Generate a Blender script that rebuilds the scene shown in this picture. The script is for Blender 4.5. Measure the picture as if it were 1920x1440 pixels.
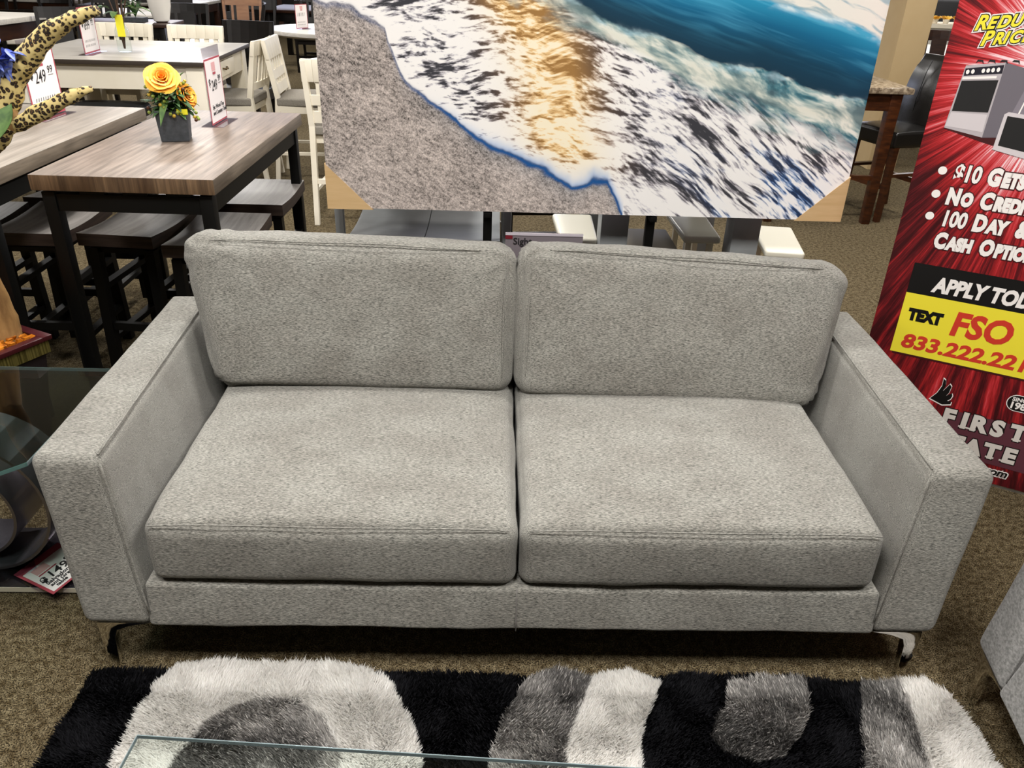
import bpy, bmesh, math, random
import numpy as np
from mathutils import Vector, Matrix, noise as mn
random.seed(7); RNG = np.random.default_rng(7)
for o in list(bpy.data.objects): bpy.data.objects.remove(o)
SC = bpy.context.scene
COL = SC.collection
PI = math.pi

# ------------------------------------------------------------------ camera
cam = bpy.data.cameras.new('camera'); camo = bpy.data.objects.new('camera', cam); COL.objects.link(camo)
cam.sensor_width = 36; cam.lens = 1487.6 / 1920 * 36; cam.clip_start = .02; cam.clip_end = 100
cr = Vector((0.99943795, -0.01399181, 0.03046317)); cu = Vector((-0.02015488, 0.47534383, 0.87956922)); cf = Vector((0.02678725, 0.87968885, -0.47479467))
camo.matrix_world = Matrix(((cr.x, cu.x, -cf.x, -.07115), (cr.y, cu.y, -cf.y, -1.46559), (cr.z, cu.z, -cf.z, 1.57459), (0, 0, 0, 1)))
SC.camera = camo
# ------------------------------------------------------------------ world, lamps, exposure
w = bpy.data.worlds.new('world'); SC.world = w; w.use_nodes = True
w.node_tree.nodes['Background'].inputs[0].default_value = (1, .96, .9, 1); w.node_tree.nodes['Background'].inputs[1].default_value = .3
SC.view_settings.view_transform = 'Standard'; SC.view_settings.look = 'None'; SC.view_settings.gamma = 1
SC.view_settings.use_curve_mapping = False; SC.view_settings.exposure = 0.40
def area(x, y, z, sx, sy, e, col=(1, .965, .925), rx=0, ry=0, rz=0):
    l = bpy.data.lights.new('ceiling_lamp', 'AREA'); l.shape = 'RECTANGLE'; l.size = sx; l.size_y = sy; l.energy = e; l.color = col
    o = bpy.data.objects.new('ceiling_lamp', l); COL.objects.link(o); o.location = (x, y, z); o.rotation_euler = (rx, ry, rz); return o
KEY = 1.0
area(-.9, 1.95, 3.3, .5, .5, 80*KEY); area(1.5, 1.95, 3.3, .5, .5, 74*KEY)
area(-.5, -1.1, 3.3, .7, .7, 72*KEY); area(1.4, -1.1, 3.3, .7, .7, 66*KEY); area(-2.4, -.7, 3.3, .6, .6, 40*KEY)
for lx, ly, e in [(-3.2, 1.5, 40), (-2.4, 4.6, 52), (.8, 5.0, 14), (3.8, 4.0, 60), (-5.7, 6.3, 60), (-3.4, 8.4, 85), (0, 8.4, 70), (4.6, 8, 70), (-5, 12, 95), (0, 13, 85), (6.5, 12, 95)]:
    area(lx, ly, 3.3, .6, .6, e * KEY)

# ------------------------------------------------------------------ materials
MATS = {}
def lin(c):
    if isinstance(c, str):
        c = c.lstrip('#'); c = [int(c[i:i+2], 16) / 255 for i in (0, 2, 4)]
    return tuple(((v/12.92) if v <= .04045 else ((v+.055)/1.055)**2.4) for v in c[:3]) + (1,)
def M(name, col, rough=.5, metal=0, col2=None, ns=(20, 20, 20), lo=.35, hi=.65, detail=3, bump=0, bns=None, spec=.5, trans=0, ior=1.45, coat=0, emit=None, es=0, low=None, sheen=0, alpha=1):
    if name in MATS: return MATS[name]
    m = bpy.data.materials.new(name); m.use_nodes = True; MATS[name] = m
    nt = m.node_tree; N = nt.nodes; L = nt.links; b = N['Principled BSDF']
    b.inputs['Base Color'].default_value = lin(col); b.inputs['Roughness'].default_value = rough; b.inputs['Metallic'].default_value = metal
    b.inputs['Specular IOR Level'].default_value = spec; b.inputs['Transmission Weight'].default_value = trans; b.inputs['IOR'].default_value = ior
    b.inputs['Coat Weight'].default_value = coat; b.inputs['Sheen Weight'].default_value = sheen; b.inputs['Alpha'].default_value = alpha
    if emit: b.inputs['Emission Color'].default_value = lin(emit); b.inputs['Emission Strength'].default_value = es
    if col2 or bump:
        tc = N.new('ShaderNodeTexCoord')
        def nz(s, det, rgh=.6):
            mp = N.new('ShaderNodeMapping'); mp.inputs['Scale'].default_value = s; L.new(tc.outputs['Object'], mp.inputs[0])
            n = N.new('ShaderNodeTexNoise'); n.inputs['Scale'].default_value = 1; n.inputs['Detail'].default_value = det; n.inputs['Roughness'].default_value = rgh
            L.new(mp.outputs[0], n.inputs['Vector']); return n
        if col2:
            n = nz(ns, detail); r = N.new('ShaderNodeValToRGB')
            r.color_ramp.elements[0].position = lo; r.color_ramp.elements[1].position = hi
            r.color_ramp.elements[0].color = lin(col); r.color_ramp.elements[1].color = lin(col2)
            L.new(n.outputs[0], r.inputs[0]); out = r.outputs[0]
            if low:
                n2 = nz(low[0], 2); mx = N.new('ShaderNodeMix'); mx.data_type = 'RGBA'; mx.blend_type = 'MULTIPLY'
                r2 = N.new('ShaderNodeValToRGB'); r2.color_ramp.elements[0].position = .35; r2.color_ramp.elements[1].position = .65
                r2.color_ramp.elements[0].color = lin(low[1]); r2.color_ramp.elements[1].color = (1, 1, 1, 1)
                L.new(n2.outputs[0], r2.inputs[0]); mx.inputs[0].default_value = 1
                L.new(out, mx.inputs[6]); L.new(r2.outputs[0], mx.inputs[7]); out = mx.outputs[2]
            L.new(out, b.inputs['Base Color'])
        if bump:
            n3 = nz(bns or ns, 4); bp = N.new('ShaderNodeBump'); bp.inputs['Strength'].default_value = bump; bp.inputs['Distance'].default_value = .004
            L.new(n3.outputs[0], bp.inputs['Height']); L.new(bp.outputs[0], b.inputs['Normal'])
    return m
def VC(name, rough=.8, spec=.3, transl=0, sheen=0):
    if name in MATS: return MATS[name]
    m = bpy.data.materials.new(name); m.use_nodes = True; MATS[name] = m
    nt = m.node_tree; b = nt.nodes['Principled BSDF']; a = nt.nodes.new('ShaderNodeVertexColor'); a.layer_name = 'Col'
    nt.links.new(a.outputs[0], b.inputs['Base Color']); b.inputs['Roughness'].default_value = rough; b.inputs['Specular IOR Level'].default_value = spec
    b.inputs['Sheen Weight'].default_value = sheen
    if transl:
        t = nt.nodes.new('ShaderNodeBsdfTranslucent'); nt.links.new(a.outputs[0], t.inputs[0]); mx = nt.nodes.new('ShaderNodeMixShader'); mx.inputs[0].default_value = transl
        nt.links.new(b.outputs[0], mx.inputs[1]); nt.links.new(t.outputs[0], mx.inputs[2]); nt.links.new(mx.outputs[0], nt.nodes['Material Output'].inputs[0])
    return m

fabric = M('heather_grey_fabric', '#434440', .95, col2='#a2a098', ns=(115, 760, 760), lo=.35, hi=.64, detail=4, bump=.6, bns=(260, 700, 700), spec=.12, low=((6, 8, 8), '#ebe9e8'), sheen=.15)
fabric_b = M('smooth_grey_fabric', '#6c6c6a', .95, col2='#949391', ns=(120, 160, 160), lo=.35, hi=.65, bump=.4, spec=.12, sheen=.15)
seam_m = M('grey_seam_thread', '#6f6c69', .95)  # plain grey thread for the seam on the front rail
chrome = M('polished_chrome', '#d8d6d2', .06, 1)
carpet = M('olive_speckled_carpet', '#1e1910', .97, col2='#938568', ns=(290, 290, 290), lo=.40, hi=.63, detail=4, bump=.8, bns=(200, 200, 200), spec=.1, low=((55, 55, 55), '#aaa294'))
blackm = M('black_painted_metal', '#0a0a09', .45, 0, spec=.3)
blackw = M('black_stained_wood', '#0b0908', .35, col2='#14100e', ns=(4, 4, 60), spec=.35)
darkbr = M('espresso_brown_wood', '#2a1710', .35, col2='#3a2114', ns=(8, 8, 50))
whitew = M('cream_white_painted_wood', '#e2dac6', .45, col2='#ece5d4', ns=(3, 3, 3), spec=.4)
greyw_top = M('weathered_grey_brown_wood', '#5c5148', .48, col2='#908378', ns=(60, 3.2, 60), lo=.3, hi=.7, detail=6, bump=.12, bns=(60, 3, 60), spec=.5, low=((3, 1.2, 3), '#cfc6bd'))
greyw_end = M('brown_end_grain_wood', '#4f3d2c', .6, col2='#8a6f52', ns=(90, 3, 4), lo=.3, hi=.7, detail=5, low=((7, 1, 1), '#8d7a66'))
greyw_side = M('grey_brown_wood_edge', '#5c5246', .6, col2='#7a6e5f', ns=(3, 6, 90), lo=.3, hi=.7, detail=4)
greyt2 = M('weathered_grey_wood', '#6e675e', .48, col2='#9c948a', ns=(42, 2.2, 40), lo=.3, hi=.7, detail=6, bump=.1, bns=(60, 3, 60), low=((3, 1.2, 3), '#d0c9c0'))
stoolw = M('grey_brown_stool_wood', '#6b6763', .4, col2='#96918c', ns=(50, 3, 40), lo=.3, hi=.7, detail=5)
stools = M('dark_brown_stool_edge', '#2b211c', .55, col2='#463830', ns=(6, 6, 80), lo=.3, hi=.7)
greytop = M('silvery_grey_table_wood', '#8c8880', .3, col2='#b9b4ac', ns=(3, 50, 40), lo=.3, hi=.7, detail=5, spec=.6)
whitetop = M('pale_ash_table_wood', '#b8b4ac', .3, col2='#d4d0c8', ns=(3, 50, 40), lo=.3, hi=.7, detail=4, spec=.6)
greypaint = M('cool_grey_painted_wood', '#7f8384', .5, col2='#8b8f90', ns=(5, 5, 5))
greyseat = M('grey_linen_upholstery', '#79746c', .9, col2='#8f8a80', ns=(200, 200, 200), bump=.2, spec=.1)
warmgrey = M('warm_grey_panel', '#6e675c', .6)
leather = M('black_leather', '#161514', .28, spec=.6, bump=.15, bns=(120, 120, 120))
dleather = M('charcoal_leather', '#3a3b3d', .35, spec=.5)
cherry = M('cherry_brown_wood', '#26110a', .32, col2='#502a12', ns=(10, 10, 40), lo=.3, hi=.7)
marble = M('brown_faux_marble', '#4b3a2c', .2, col2='#c3b39a', ns=(30, 30, 30), lo=.35, hi=.68, detail=8, spec=.6)
beige = M('beige_wall_paint', '#b59d74', .8, col2='#b9a27a', ns=(4, 4, 4))
beige_wall = M('tan_store_wall', '#a8977a', .85)
cardb = M('kraft_cardboard', '#c9a878', .8, col2='#d2b284', ns=(5, 60, 60))
glass = M('clear_table_glass', '#eef6f3', 0.0, trans=1, ior=1.5)
def thinglass(name, tint, a, rough=.02):
    m = bpy.data.materials.new(name); m.use_nodes = True; nt = m.node_tree; N = nt.nodes; L = nt.links; N.remove(N['Principled BSDF'])
    t = N.new('ShaderNodeBsdfTransparent'); t.inputs[0].default_value = lin(tint); g = N.new('ShaderNodeBsdfGlossy'); g.inputs['Roughness'].default_value = rough
    f = N.new('ShaderNodeLayerWeight'); f.inputs[0].default_value = .5; pw = N.new('ShaderNodeMath'); pw.operation = 'POWER'; pw.inputs[1].default_value = 4.0; L.new(f.outputs['Facing'], pw.inputs[0]); mx = N.new('ShaderNodeMixShader'); ad = N.new('ShaderNodeMath'); ad.operation = 'MULTIPLY_ADD'; ad.inputs[1].default_value = .8; ad.inputs[2].default_value = a
    L.new(pw.outputs[0], ad.inputs[0]); L.new(ad.outputs[0], mx.inputs[0]); L.new(t.outputs[0], mx.inputs[1]); L.new(g.outputs[0], mx.inputs[2]); L.new(mx.outputs[0], N['Material Output'].inputs[0]); MATS[name] = m; return m
tglass = thinglass('clear_glass_sheet', '#f8fcfa', .02)
smoke = thinglass('tinted_glass_sheet', '#b8c4c0', .05)
gedge = M('green_glass_edge', '#3d5c58', .1, spec=.8)
gedge2 = M('pale_glass_edge', '#87959a', .08, spec=1.0, metal=.3)
acryl = thinglass('clear_acrylic', '#eceaf0', .06)
cardw = M('white_card', '#e9e3e1', .6)
cardr = M('dusty_red_print', '#a8434f', .6)
ink = M('black_ink', '#1c1a1c', .6)
pinkp = M('pink_print', '#d9a5a5', .6)
gunm = M('brushed_gunmetal', '#6d6a6c', .28, .7)

# ------------------------------------------------------------------ helpers
def tag(o, label=None, cat=None, group=None, kind=None):
    if label: o['label'] = label
    if cat: o['category'] = cat
    if group: o['group'] = group
    if kind: o['kind'] = kind
    return o
def thing(name, label, cat, loc=(0, 0, 0), rz=0, group=None):
    o = bpy.data.objects.new(name, None); COL.objects.link(o); o.empty_display_size = .1
    o.location = loc; o.rotation_euler = (0, 0, rz); return tag(o, label, cat, group)
def mesh_obj(name, V, F, mat, parent=None, smooth=False, col=None):
    me = bpy.data.meshes.new(name); me.from_pydata([tuple(v) for v in V], [], F); me.update()
    if smooth: me.polygons.foreach_set('use_smooth', [True] * len(me.polygons))
    if isinstance(mat, (list, tuple)):
        for m_ in mat: me.materials.append(m_)
    elif mat: me.materials.append(mat)
    if col is not None:
        a = me.color_attributes.new('Col', 'FLOAT_COLOR', 'POINT'); a.data.foreach_set('color', np.asarray(col, dtype=np.float32).ravel())
    o = bpy.data.objects.new(name, me); COL.objects.link(o)
    if parent: o.parent = parent
    return o
class MB:
    def __init__(s): s.V = []; s.F = []
    def add(s, V, F):
        n = len(s.V); s.V += [tuple(v) for v in V]; s.F += [tuple(i + n for i in f) for f in F]; return s
    def hexa(s, P):  # P[ix][iy][iz]
        V = [P[i][j][k] for i in (0, 1) for j in (0, 1) for k in (0, 1)]
        F = [(0, 1, 3, 2), (4, 6, 7, 5), (0, 4, 5, 1), (2, 3, 7, 6), (0, 2, 6, 4), (1, 5, 7, 3)]
        return s.add(V, F)
    def box(s, x0, x1, y0, y1, z0, z1):
        return s.hexa([[[(x, y, z) for z in (z0, z1)] for y in (y0, y1)] for x in (x0, x1)])
    def bar(s, a, b, w0, w1=None, d0=None, d1=None, up=(0, 1, 0)):
        a = Vector(a); b = Vector(b); w1 = w0 if w1 is None else w1; d0 = w0 if d0 is None else d0; d1 = w1 if d1 is None else d1
        t = (b - a).normalized(); u = Vector(up)
        if abs(t.dot(u)) > .95: u = Vector((1, 0, 0))
        x = t.cross(u).normalized(); y = x.cross(t).normalized(); P = []
        for p, ww, dd in ((a, w0, d0), (b, w1, d1)):
            for sx, sy in ((-1, -1), (1, -1), (1, 1), (-1, 1)): P.append(p + x * (sx * ww / 2) + y * (sy * dd / 2))
        return s.add(P, [(0, 1, 2, 3), (7, 6, 5, 4), (0, 4, 5, 1), (1, 5, 6, 2), (2, 6, 7, 3), (3, 7, 4, 0)])
    def tube(s, pts, rad, n=10, cap=True):
        pts = [Vector(p) for p in pts]; base = len(s.V); m = len(pts)
        up = Vector((0, 0, 1))
        for i, p in enumerate(pts):
            t = (pts[min(i+1, m-1)] - pts[max(i-1, 0)]).normalized()
            if abs(t.dot(up)) > .97: up = Vector((1, 0, 0)) if abs(t.x) < .9 else Vector((0, 1, 0))
            x = t.cross(up).normalized(); y = x.cross(t)
            r = rad[i] if hasattr(rad, '__len__') else rad
            for k in range(n):
                a = 2 * PI * k / n; s.V.append(tuple(p + x * (r * math.cos(a)) + y * (r * math.sin(a))))
        for i in range(m - 1):
            for k in range(n):
                s.F.append((base + i*n + k, base + i*n + (k+1) % n, base + (i+1)*n + (k+1) % n, base + (i+1)*n + k))
        if cap: s.F.append(tuple(base + k for k in range(n))[::-1]); s.F.append(tuple(base + (m-1)*n + k for k in range(n)))
        return s
    def lathe(s, prof, c=(0, 0, 0), n=24, sx=1, sy=1):
        base = len(s.V)
        for r, z in prof:
            for k in range(n):
                a = 2*PI*k/n; s.V.append((c[0] + r*math.cos(a)*sx, c[1] + r*math.sin(a)*sy, c[2] + z))
        for i in range(len(prof)-1):
            for k in range(n): s.F.append((base+i*n+k, base+i*n+(k+1) % n, base+(i+1)*n+(k+1) % n, base+(i+1)*n+k))
        s.F.append(tuple(base+k for k in range(n))[::-1]); s.F.append(tuple(base+(len(prof)-1)*n+k for k in range(n))); return s
    def prism(s, poly, fn):  # poly 2D; fn(x,y,side)->3D
        n = len(poly); V = [fn(x, y, 0) for x, y in poly] + [fn(x, y, 1) for x, y in poly]
        return s.add(V, [tuple(range(n))[::-1], tuple(range(n, 2*n))] + [(i, (i+1) % n, n+(i+1) % n, n+i) for i in range(n)])
    def build(s, name, mat, parent=None, smooth=False, bevel=0, seg=2):
        o = mesh_obj(name, s.V, s.F, mat, parent)
        bm = bmesh.new(); bm.from_mesh(o.data); bmesh.ops.recalc_face_normals(bm, faces=bm.faces)
        if bevel: bmesh.ops.bevel(bm, geom=list(bm.edges), offset=bevel, segments=seg, affect='EDGES', profile=.6, clamp_overlap=True)
        bm.to_mesh(o.data); bm.free()
        if smooth or bevel:
            o.data.polygons.foreach_set('use_smooth', [True] * len(o.data.polygons))
            if bevel or smooth == 'auto':
                try: o.data.set_sharp_from_angle(angle=math.radians(38))
                except Exception: pass
        return o
def copy_tree(o, parent=None):
    c = o.copy(); COL.objects.link(c); c.parent = parent
    for ch in list(o.children): copy_tree(ch, c)
    return c
def dup(root, loc, rz=None, label=None, group=None, scale=None):
    r = copy_tree(root); r.location = loc
    if rz is not None: r.rotation_euler = (0, 0, rz)
    if label: r['label'] = label
    if group: r['group'] = group
    if scale: r.scale = scale
    return r
def hexp(d):  # dict of the 8 corners by key 'xyz' with 0/1
    return [[[Vector(d[(i, j, k)]) for k in (0, 1)] for j in (0, 1)] for i in (0, 1)]
def rbox(name, P, r, n, mat, parent, bulge=(0, 0, 0), wr=0, ws=6, wfn=None, sag=None):
    """rounded, slightly pillowed block through the eight corners P[ix][iy][iz]"""
    P = [[[Vector(P[i][j][k]) for k in (0, 1)] for j in (0, 1)] for i in (0, 1)]
    L = [(P[1][0][0]-P[0][0][0]).length, (P[0][1][0]-P[0][0][0]).length, (P[0][0][1]-P[0][0][0]).length]
    def ticks(m, Lx):
        e = min(.45, r / Lx) * 2; a = [-1 + e * (1 - math.cos(t * PI/2 / 5)) if False else -1 + e * t / 5 for t in range(5)]
        mid = [-1 + e + (2 - 2*e) * t / m for t in range(m + 1)]; return a + mid + [-v for v in reversed(a)]
    T = [ticks(n[i], L[i]) for i in range(3)]
    V = []; F = []; key = {}
    def pt(p, ax):
        q = [p[i] * L[i] / 2 for i in range(3)]; inn = [max(-(L[i]/2 - r), min(L[i]/2 - r, q[i])) for i in range(3)]
        d = Vector([q[i] - inn[i] for i in range(3)])
        if d.length > 1e-9: d = d.normalized() * r
        q = [inn[i] + d[i] for i in range(3)]
        for i in range(3):
            j, k = [t for t in range(3) if t != i]
            q[i] += bulge[i] * (p[i]) * max(0, 1 - p[j]**2)**.6 * max(0, 1 - p[k]**2)**.6 if abs(p[i]) > .999 else 0
        s = [(q[i] / L[i] + .5) for i in range(3)]
        o = Vector((0, 0, 0))
        for i in (0, 1):
            for j in (0, 1):
                for k in (0, 1):
                    o += P[i][j][k] * ((s[0] if i else 1-s[0]) * (s[1] if j else 1-s[1]) * (s[2] if k else 1-s[2]))
        kk = (round(p[0], 5), round(p[1], 5), round(p[2], 5))
        if kk not in key: key[kk] = len(V); V.append(o)
        return key[kk]
    for ax in range(3):
        a, b = [t for t in range(3) if t != ax]
        for sgn in (-1, 1):
            for i in range(len(T[a]) - 1):
                for j in range(len(T[b]) - 1):
                    ids = []
                    for (u, v) in ((i, j), (i+1, j), (i+1, j+1), (i, j+1)):
                        p = [0, 0, 0]; p[ax] = sgn; p[a] = T[a][u]; p[b] = T[b][v]; ids.append(pt(p, ax))
                    F.append(tuple(ids))
    o = mesh_obj(name, V, F, mat, parent, smooth=True)
    bm = bmesh.new(); bm.from_mesh(o.data); bmesh.ops.recalc_face_normals(bm, faces=bm.faces); bm.normal_update()
    if wr or wfn:
        D = [(v, v.normal.copy()) for v in bm.verts]
        for v, nn in D:
            d = 0
            if wr: d += wr * (mn.noise(v.co * ws) + .5 * mn.noise(v.co * ws * 2.3 + Vector((3, 1, 7))))
            if wfn: d += wfn(v.co)
            v.co += nn * d
    bm.to_mesh(o.data); bm.free(); o.data.polygons.foreach_set('use_smooth', [True] * len(o.data.polygons)); return o
def text(body, size, mat, org, U, Vv, parent, name='lettering', bold=0, shear=0, ext=.0004, align='LEFT', sx=1, spacing=1.0):
    cu_ = bpy.data.curves.new(name, 'FONT'); cu_.body = body; cu_.size = size; cu_.offset = bold; cu_.extrude = ext; cu_.shear = shear; cu_.align_x = align; cu_.space_character = spacing; cu_.resolution_u = 3
    t = bpy.data.objects.new(name, cu_); COL.objects.link(t); bpy.context.view_layer.update()
    me = bpy.data.meshes.new_from_object(t.evaluated_get(bpy.context.evaluated_depsgraph_get())); bpy.data.objects.remove(t); bpy.data.curves.remove(cu_)
    U = Vector(U).normalized(); Vv = Vector(Vv).normalized(); W = U.cross(Vv)
    me.transform(Matrix(((U.x*sx, Vv.x, W.x, org[0]), (U.y*sx, Vv.y, W.y, org[1]), (U.z*sx, Vv.z, W.z, org[2]), (0, 0, 0, 1))))
    me.materials.clear(); me.materials.append(mat); me.name = name
    o = bpy.data.objects.new(name, me); COL.objects.link(o)
    if parent: o.parent = parent
    return o

# ------------------------------------------------------------------ the room
def struct(name, mb, mat): return tag(mb.build(name, mat), kind='structure')
struct('floor', MB().box(-13, 13, -7, 24, -.05, 0), carpet)
struct('ceiling', MB().box(-13, 13, -7, 24, 3.5, 3.6), M('white_ceiling_tile', '#d8d4cb', .9))
struct('wall_back', MB().box(-13, 13, 24, 24.2, 0, 3.5), beige_wall)
struct('wall_front', MB().box(-13, 13, -7.2, -7, 0, 3.5), beige_wall)
struct('wall_left', MB().box(-13.2, -13, -7, 24, 0, 3.5), beige_wall)
struct('wall_right', MB().box(13, 13.2, -7, 24, 0, 3.5), beige_wall)
for i, x in enumerate((-10, -5, 0, 5, 10)):
    m_ = M('daylit_window_pane', '#dfe8ff', .3, emit='#dfe6ff', es=4)
    struct('window_%d' % (i + 1), MB().box(x - 2, x + 2, 23.9, 23.99, 1.2, 3.1), m_)
# square store column on the right
cl = MB().box(3.23, 3.48, 5.6, 5.97, 0, 3.5).build('column', beige, bevel=.004); tag(cl, kind='structure')

# ------------------------------------------------------------------ sofas
def make_sofa(label, cat, loc, rz, h, name='sofa', detail=True, fab=fabric):
    t = thing(name, label, cat, loc, rz)
    bx = h - .225
    for s in (-1, 1):
        c = {}
        for k, y, z in ((0, -.079, .156), (1, 0, .577)):
            c[(0, 0, k)] = (s * (bx if k == 0 else h - .15), y, z); c[(1, 0, k)] = (s * ((h - .062) if k == 0 else h + .004), y, z)
        for k, z in ((0, .156), (1, .585)):
            c[(0, 1, k)] = (s * (bx if k == 0 else h - .1), .93, z); c[(1, 1, k)] = (s * ((h - .05) if k == 0 else h + .022), .93, z)
        a = rbox('arm', hexp(c), .026, (6, 30, 14), fab, t, bulge=(.012, .004, .004), wr=.0025, ws=5)
        # stitched crease where the top panel meets the inner side, and down the front
        pts = [Vector((s * (h - .15 + .047 * v), .012 + .9 * v, .581 + .006 * v)) for v in np.linspace(0.0, 1, 16)]
        MB().tube([p + Vector((s*.004, 0, -.0015 + .0006*math.sin(i*2.1))) for i, p in enumerate(pts)], .0028, 8).build('seam', fab, a, smooth=True)
        pts = [Vector((s * (h - .155 - .07 * v), -.004 - .074 * v, .565 - .40 * v)) for v in np.linspace(0, .93, 12)]
        MB().tube(pts, .0024, 8).build('seam', fab, a, smooth=True)
    rbox('front_rail', [[[(sx * (bx + .01), yy, z) for z, yy in ((.156, y0), (.272, y1))] for y0, y1 in ((-.079, -.06), (.86, .86))] for sx in (-1, 1)], .012, (30, 8, 5), fab, t, wr=.0035, ws=6)
    MB().tube([(0, -.0805 + .02 * v, .158 + .112 * v) for v in np.linspace(0, 1, 5)], .0018, 6).build('seam', seam_m, t, smooth=True)
    rbox('back_frame', [[[(sx * (h - .1), y, z) for z in (.16, .6)] for y in (.80, .93)] for sx in (-1, 1)], .03, (12, 3, 6), fab, t)
    n = 2
    for i in range(n):
        s = -1 if i == 0 else 1
        xo = bx - .008
        def P(x, y, z): return Vector((x, y, z))
        x0, x1 = (-xo, -.003) if s < 0 else (.003, xo)
        dz = (.0, .0) if s < 0 else (0, 0)
        c = {(0, 0, 0): (x0, -.058, .272), (1, 0, 0): (x1, -.058, .272), (0, 0, 1): (x0, -.056, .438), (1, 0, 1): (x1, -.056, .438),
             (0, 1, 0): (x0 - (.015 if s < 0 else 0), .78, .272), (1, 1, 0): (x1 + (.015 if s > 0 else 0), .78, .272),
             (0, 1, 1): (x0 - (.02 if s < 0 else 0), .78, .43), (1, 1, 1): (x1 + (.02 if s > 0 else 0), .78, .43)}
        cu_ = rbox('seat_cushion', hexp(c), .032, (30, 26, 8), fab, t, bulge=(0.0, .014, .032), wr=.0045, ws=5)
        MB().tube([(x0 + .02 + (x1 - x0 - .04) * v, -.0545 - .007*math.sin(PI*v), .4365 + .0012 * math.sin(9*v) + .009*math.sin(PI*v)**.7) for v in np.linspace(0, 1, 24)], .002, 6).build('seam', fab, cu_, smooth=True)
        w = .1
        if s < 0:
            c = {(0, 0, 0): (-xo - .035, .560, .440), (1, 0, 0): (-.004, .560, .432), (0, 0, 1): (-xo - .135, .745, .838), (1, 0, 1): (.0, .745, .822),
                 (0, 1, 0): (-xo - .035, .78, .415), (1, 1, 0): (-.01, .78, .41), (0, 1, 1): (-xo - .13, .875, .825), (1, 1, 1): (.0, .875, .808)}
        else:
            c = {(0, 0, 0): (-.008, .548, .432), (1, 0, 0): (xo + .045, .535, .412), (0, 0, 1): (.004, .745, .835), (1, 0, 1): (xo + .15, .735, .792),
                 (0, 1, 0): (.0, .78, .41), (1, 1, 0): (xo + .04, .78, .395), (0, 1, 1): (.004, .875, .82), (1, 1, 1): (xo + .15, .865, .775)}
        def wf(co, s=s):
            d = 0
            for cx, cz in ((s*.02, .8), (s*.9, .8), (s*.86, .46)):
                r = math.hypot(co.x - cx, co.z - cz)
                if r < .22: d += .004 * (1 - r/.22) * math.sin(math.atan2(co.z - cz, co.x - cx) * 9 + 1)
            return d
        bc = rbox('back_cushion', hexp(c), .058, (34, 8, 22), fab, t, bulge=(.004, .035, .008), wr=.006, ws=4, wfn=wf)
        q = hexp(c); a, b = q[0][0][1], q[1][0][1]
        MB().tube([a.lerp(b, .09 + .82*v) + Vector((0, .014 - .016*math.sin(PI*v)**.5, -.011 + .012*math.sin(PI*v)**.6 + .0015*math.sin(13*v))) for v in np.linspace(0, 1, 26)], .002, 6).build('seam', fab, bc, smooth=True)
        a, b = q[0 if s > 0 else 1][0][0], q[0 if s > 0 else 1][0][1]
        MB().tube([a.lerp(b, .14 + .72*v) + Vector((s*.036, .002 - .014*math.sin(PI*v), 0)) for v in np.linspace(0, 1, 14)], .0018, 6).build('seam', fab, bc, smooth=True)
    for s in (-1, 1):
        for y0, sy in ((-.068, 1), (.90, -1)):
            xo = h - .098
            poly = [(0, .156), (.125, .156), (.075, .146), (.042, .132), (.034, .11), (.026, .0), (.006, .0), (.0, .09)]
            MB().prism(poly, lambda x, z, k: (s * (xo - x + .01), y0 + sy * (.0 + .028 * k * (1 - .35 * (1 - z / .156))), z)).build('leg', chrome, t, bevel=.0012)
    return t
make_sofa('light heather grey two-seat sofa with chrome blade legs, facing the shaggy rug', 'sofa', (0, 0, 0), 0, 1.08)
_a = -PI/2 - math.radians(11)
make_sofa('grey loveseat corner at the right edge, beside the white end of the rug', 'loveseat', (1.03, -.895, 0), _a, .86, name='loveseat', fab=fabric_b)

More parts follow.
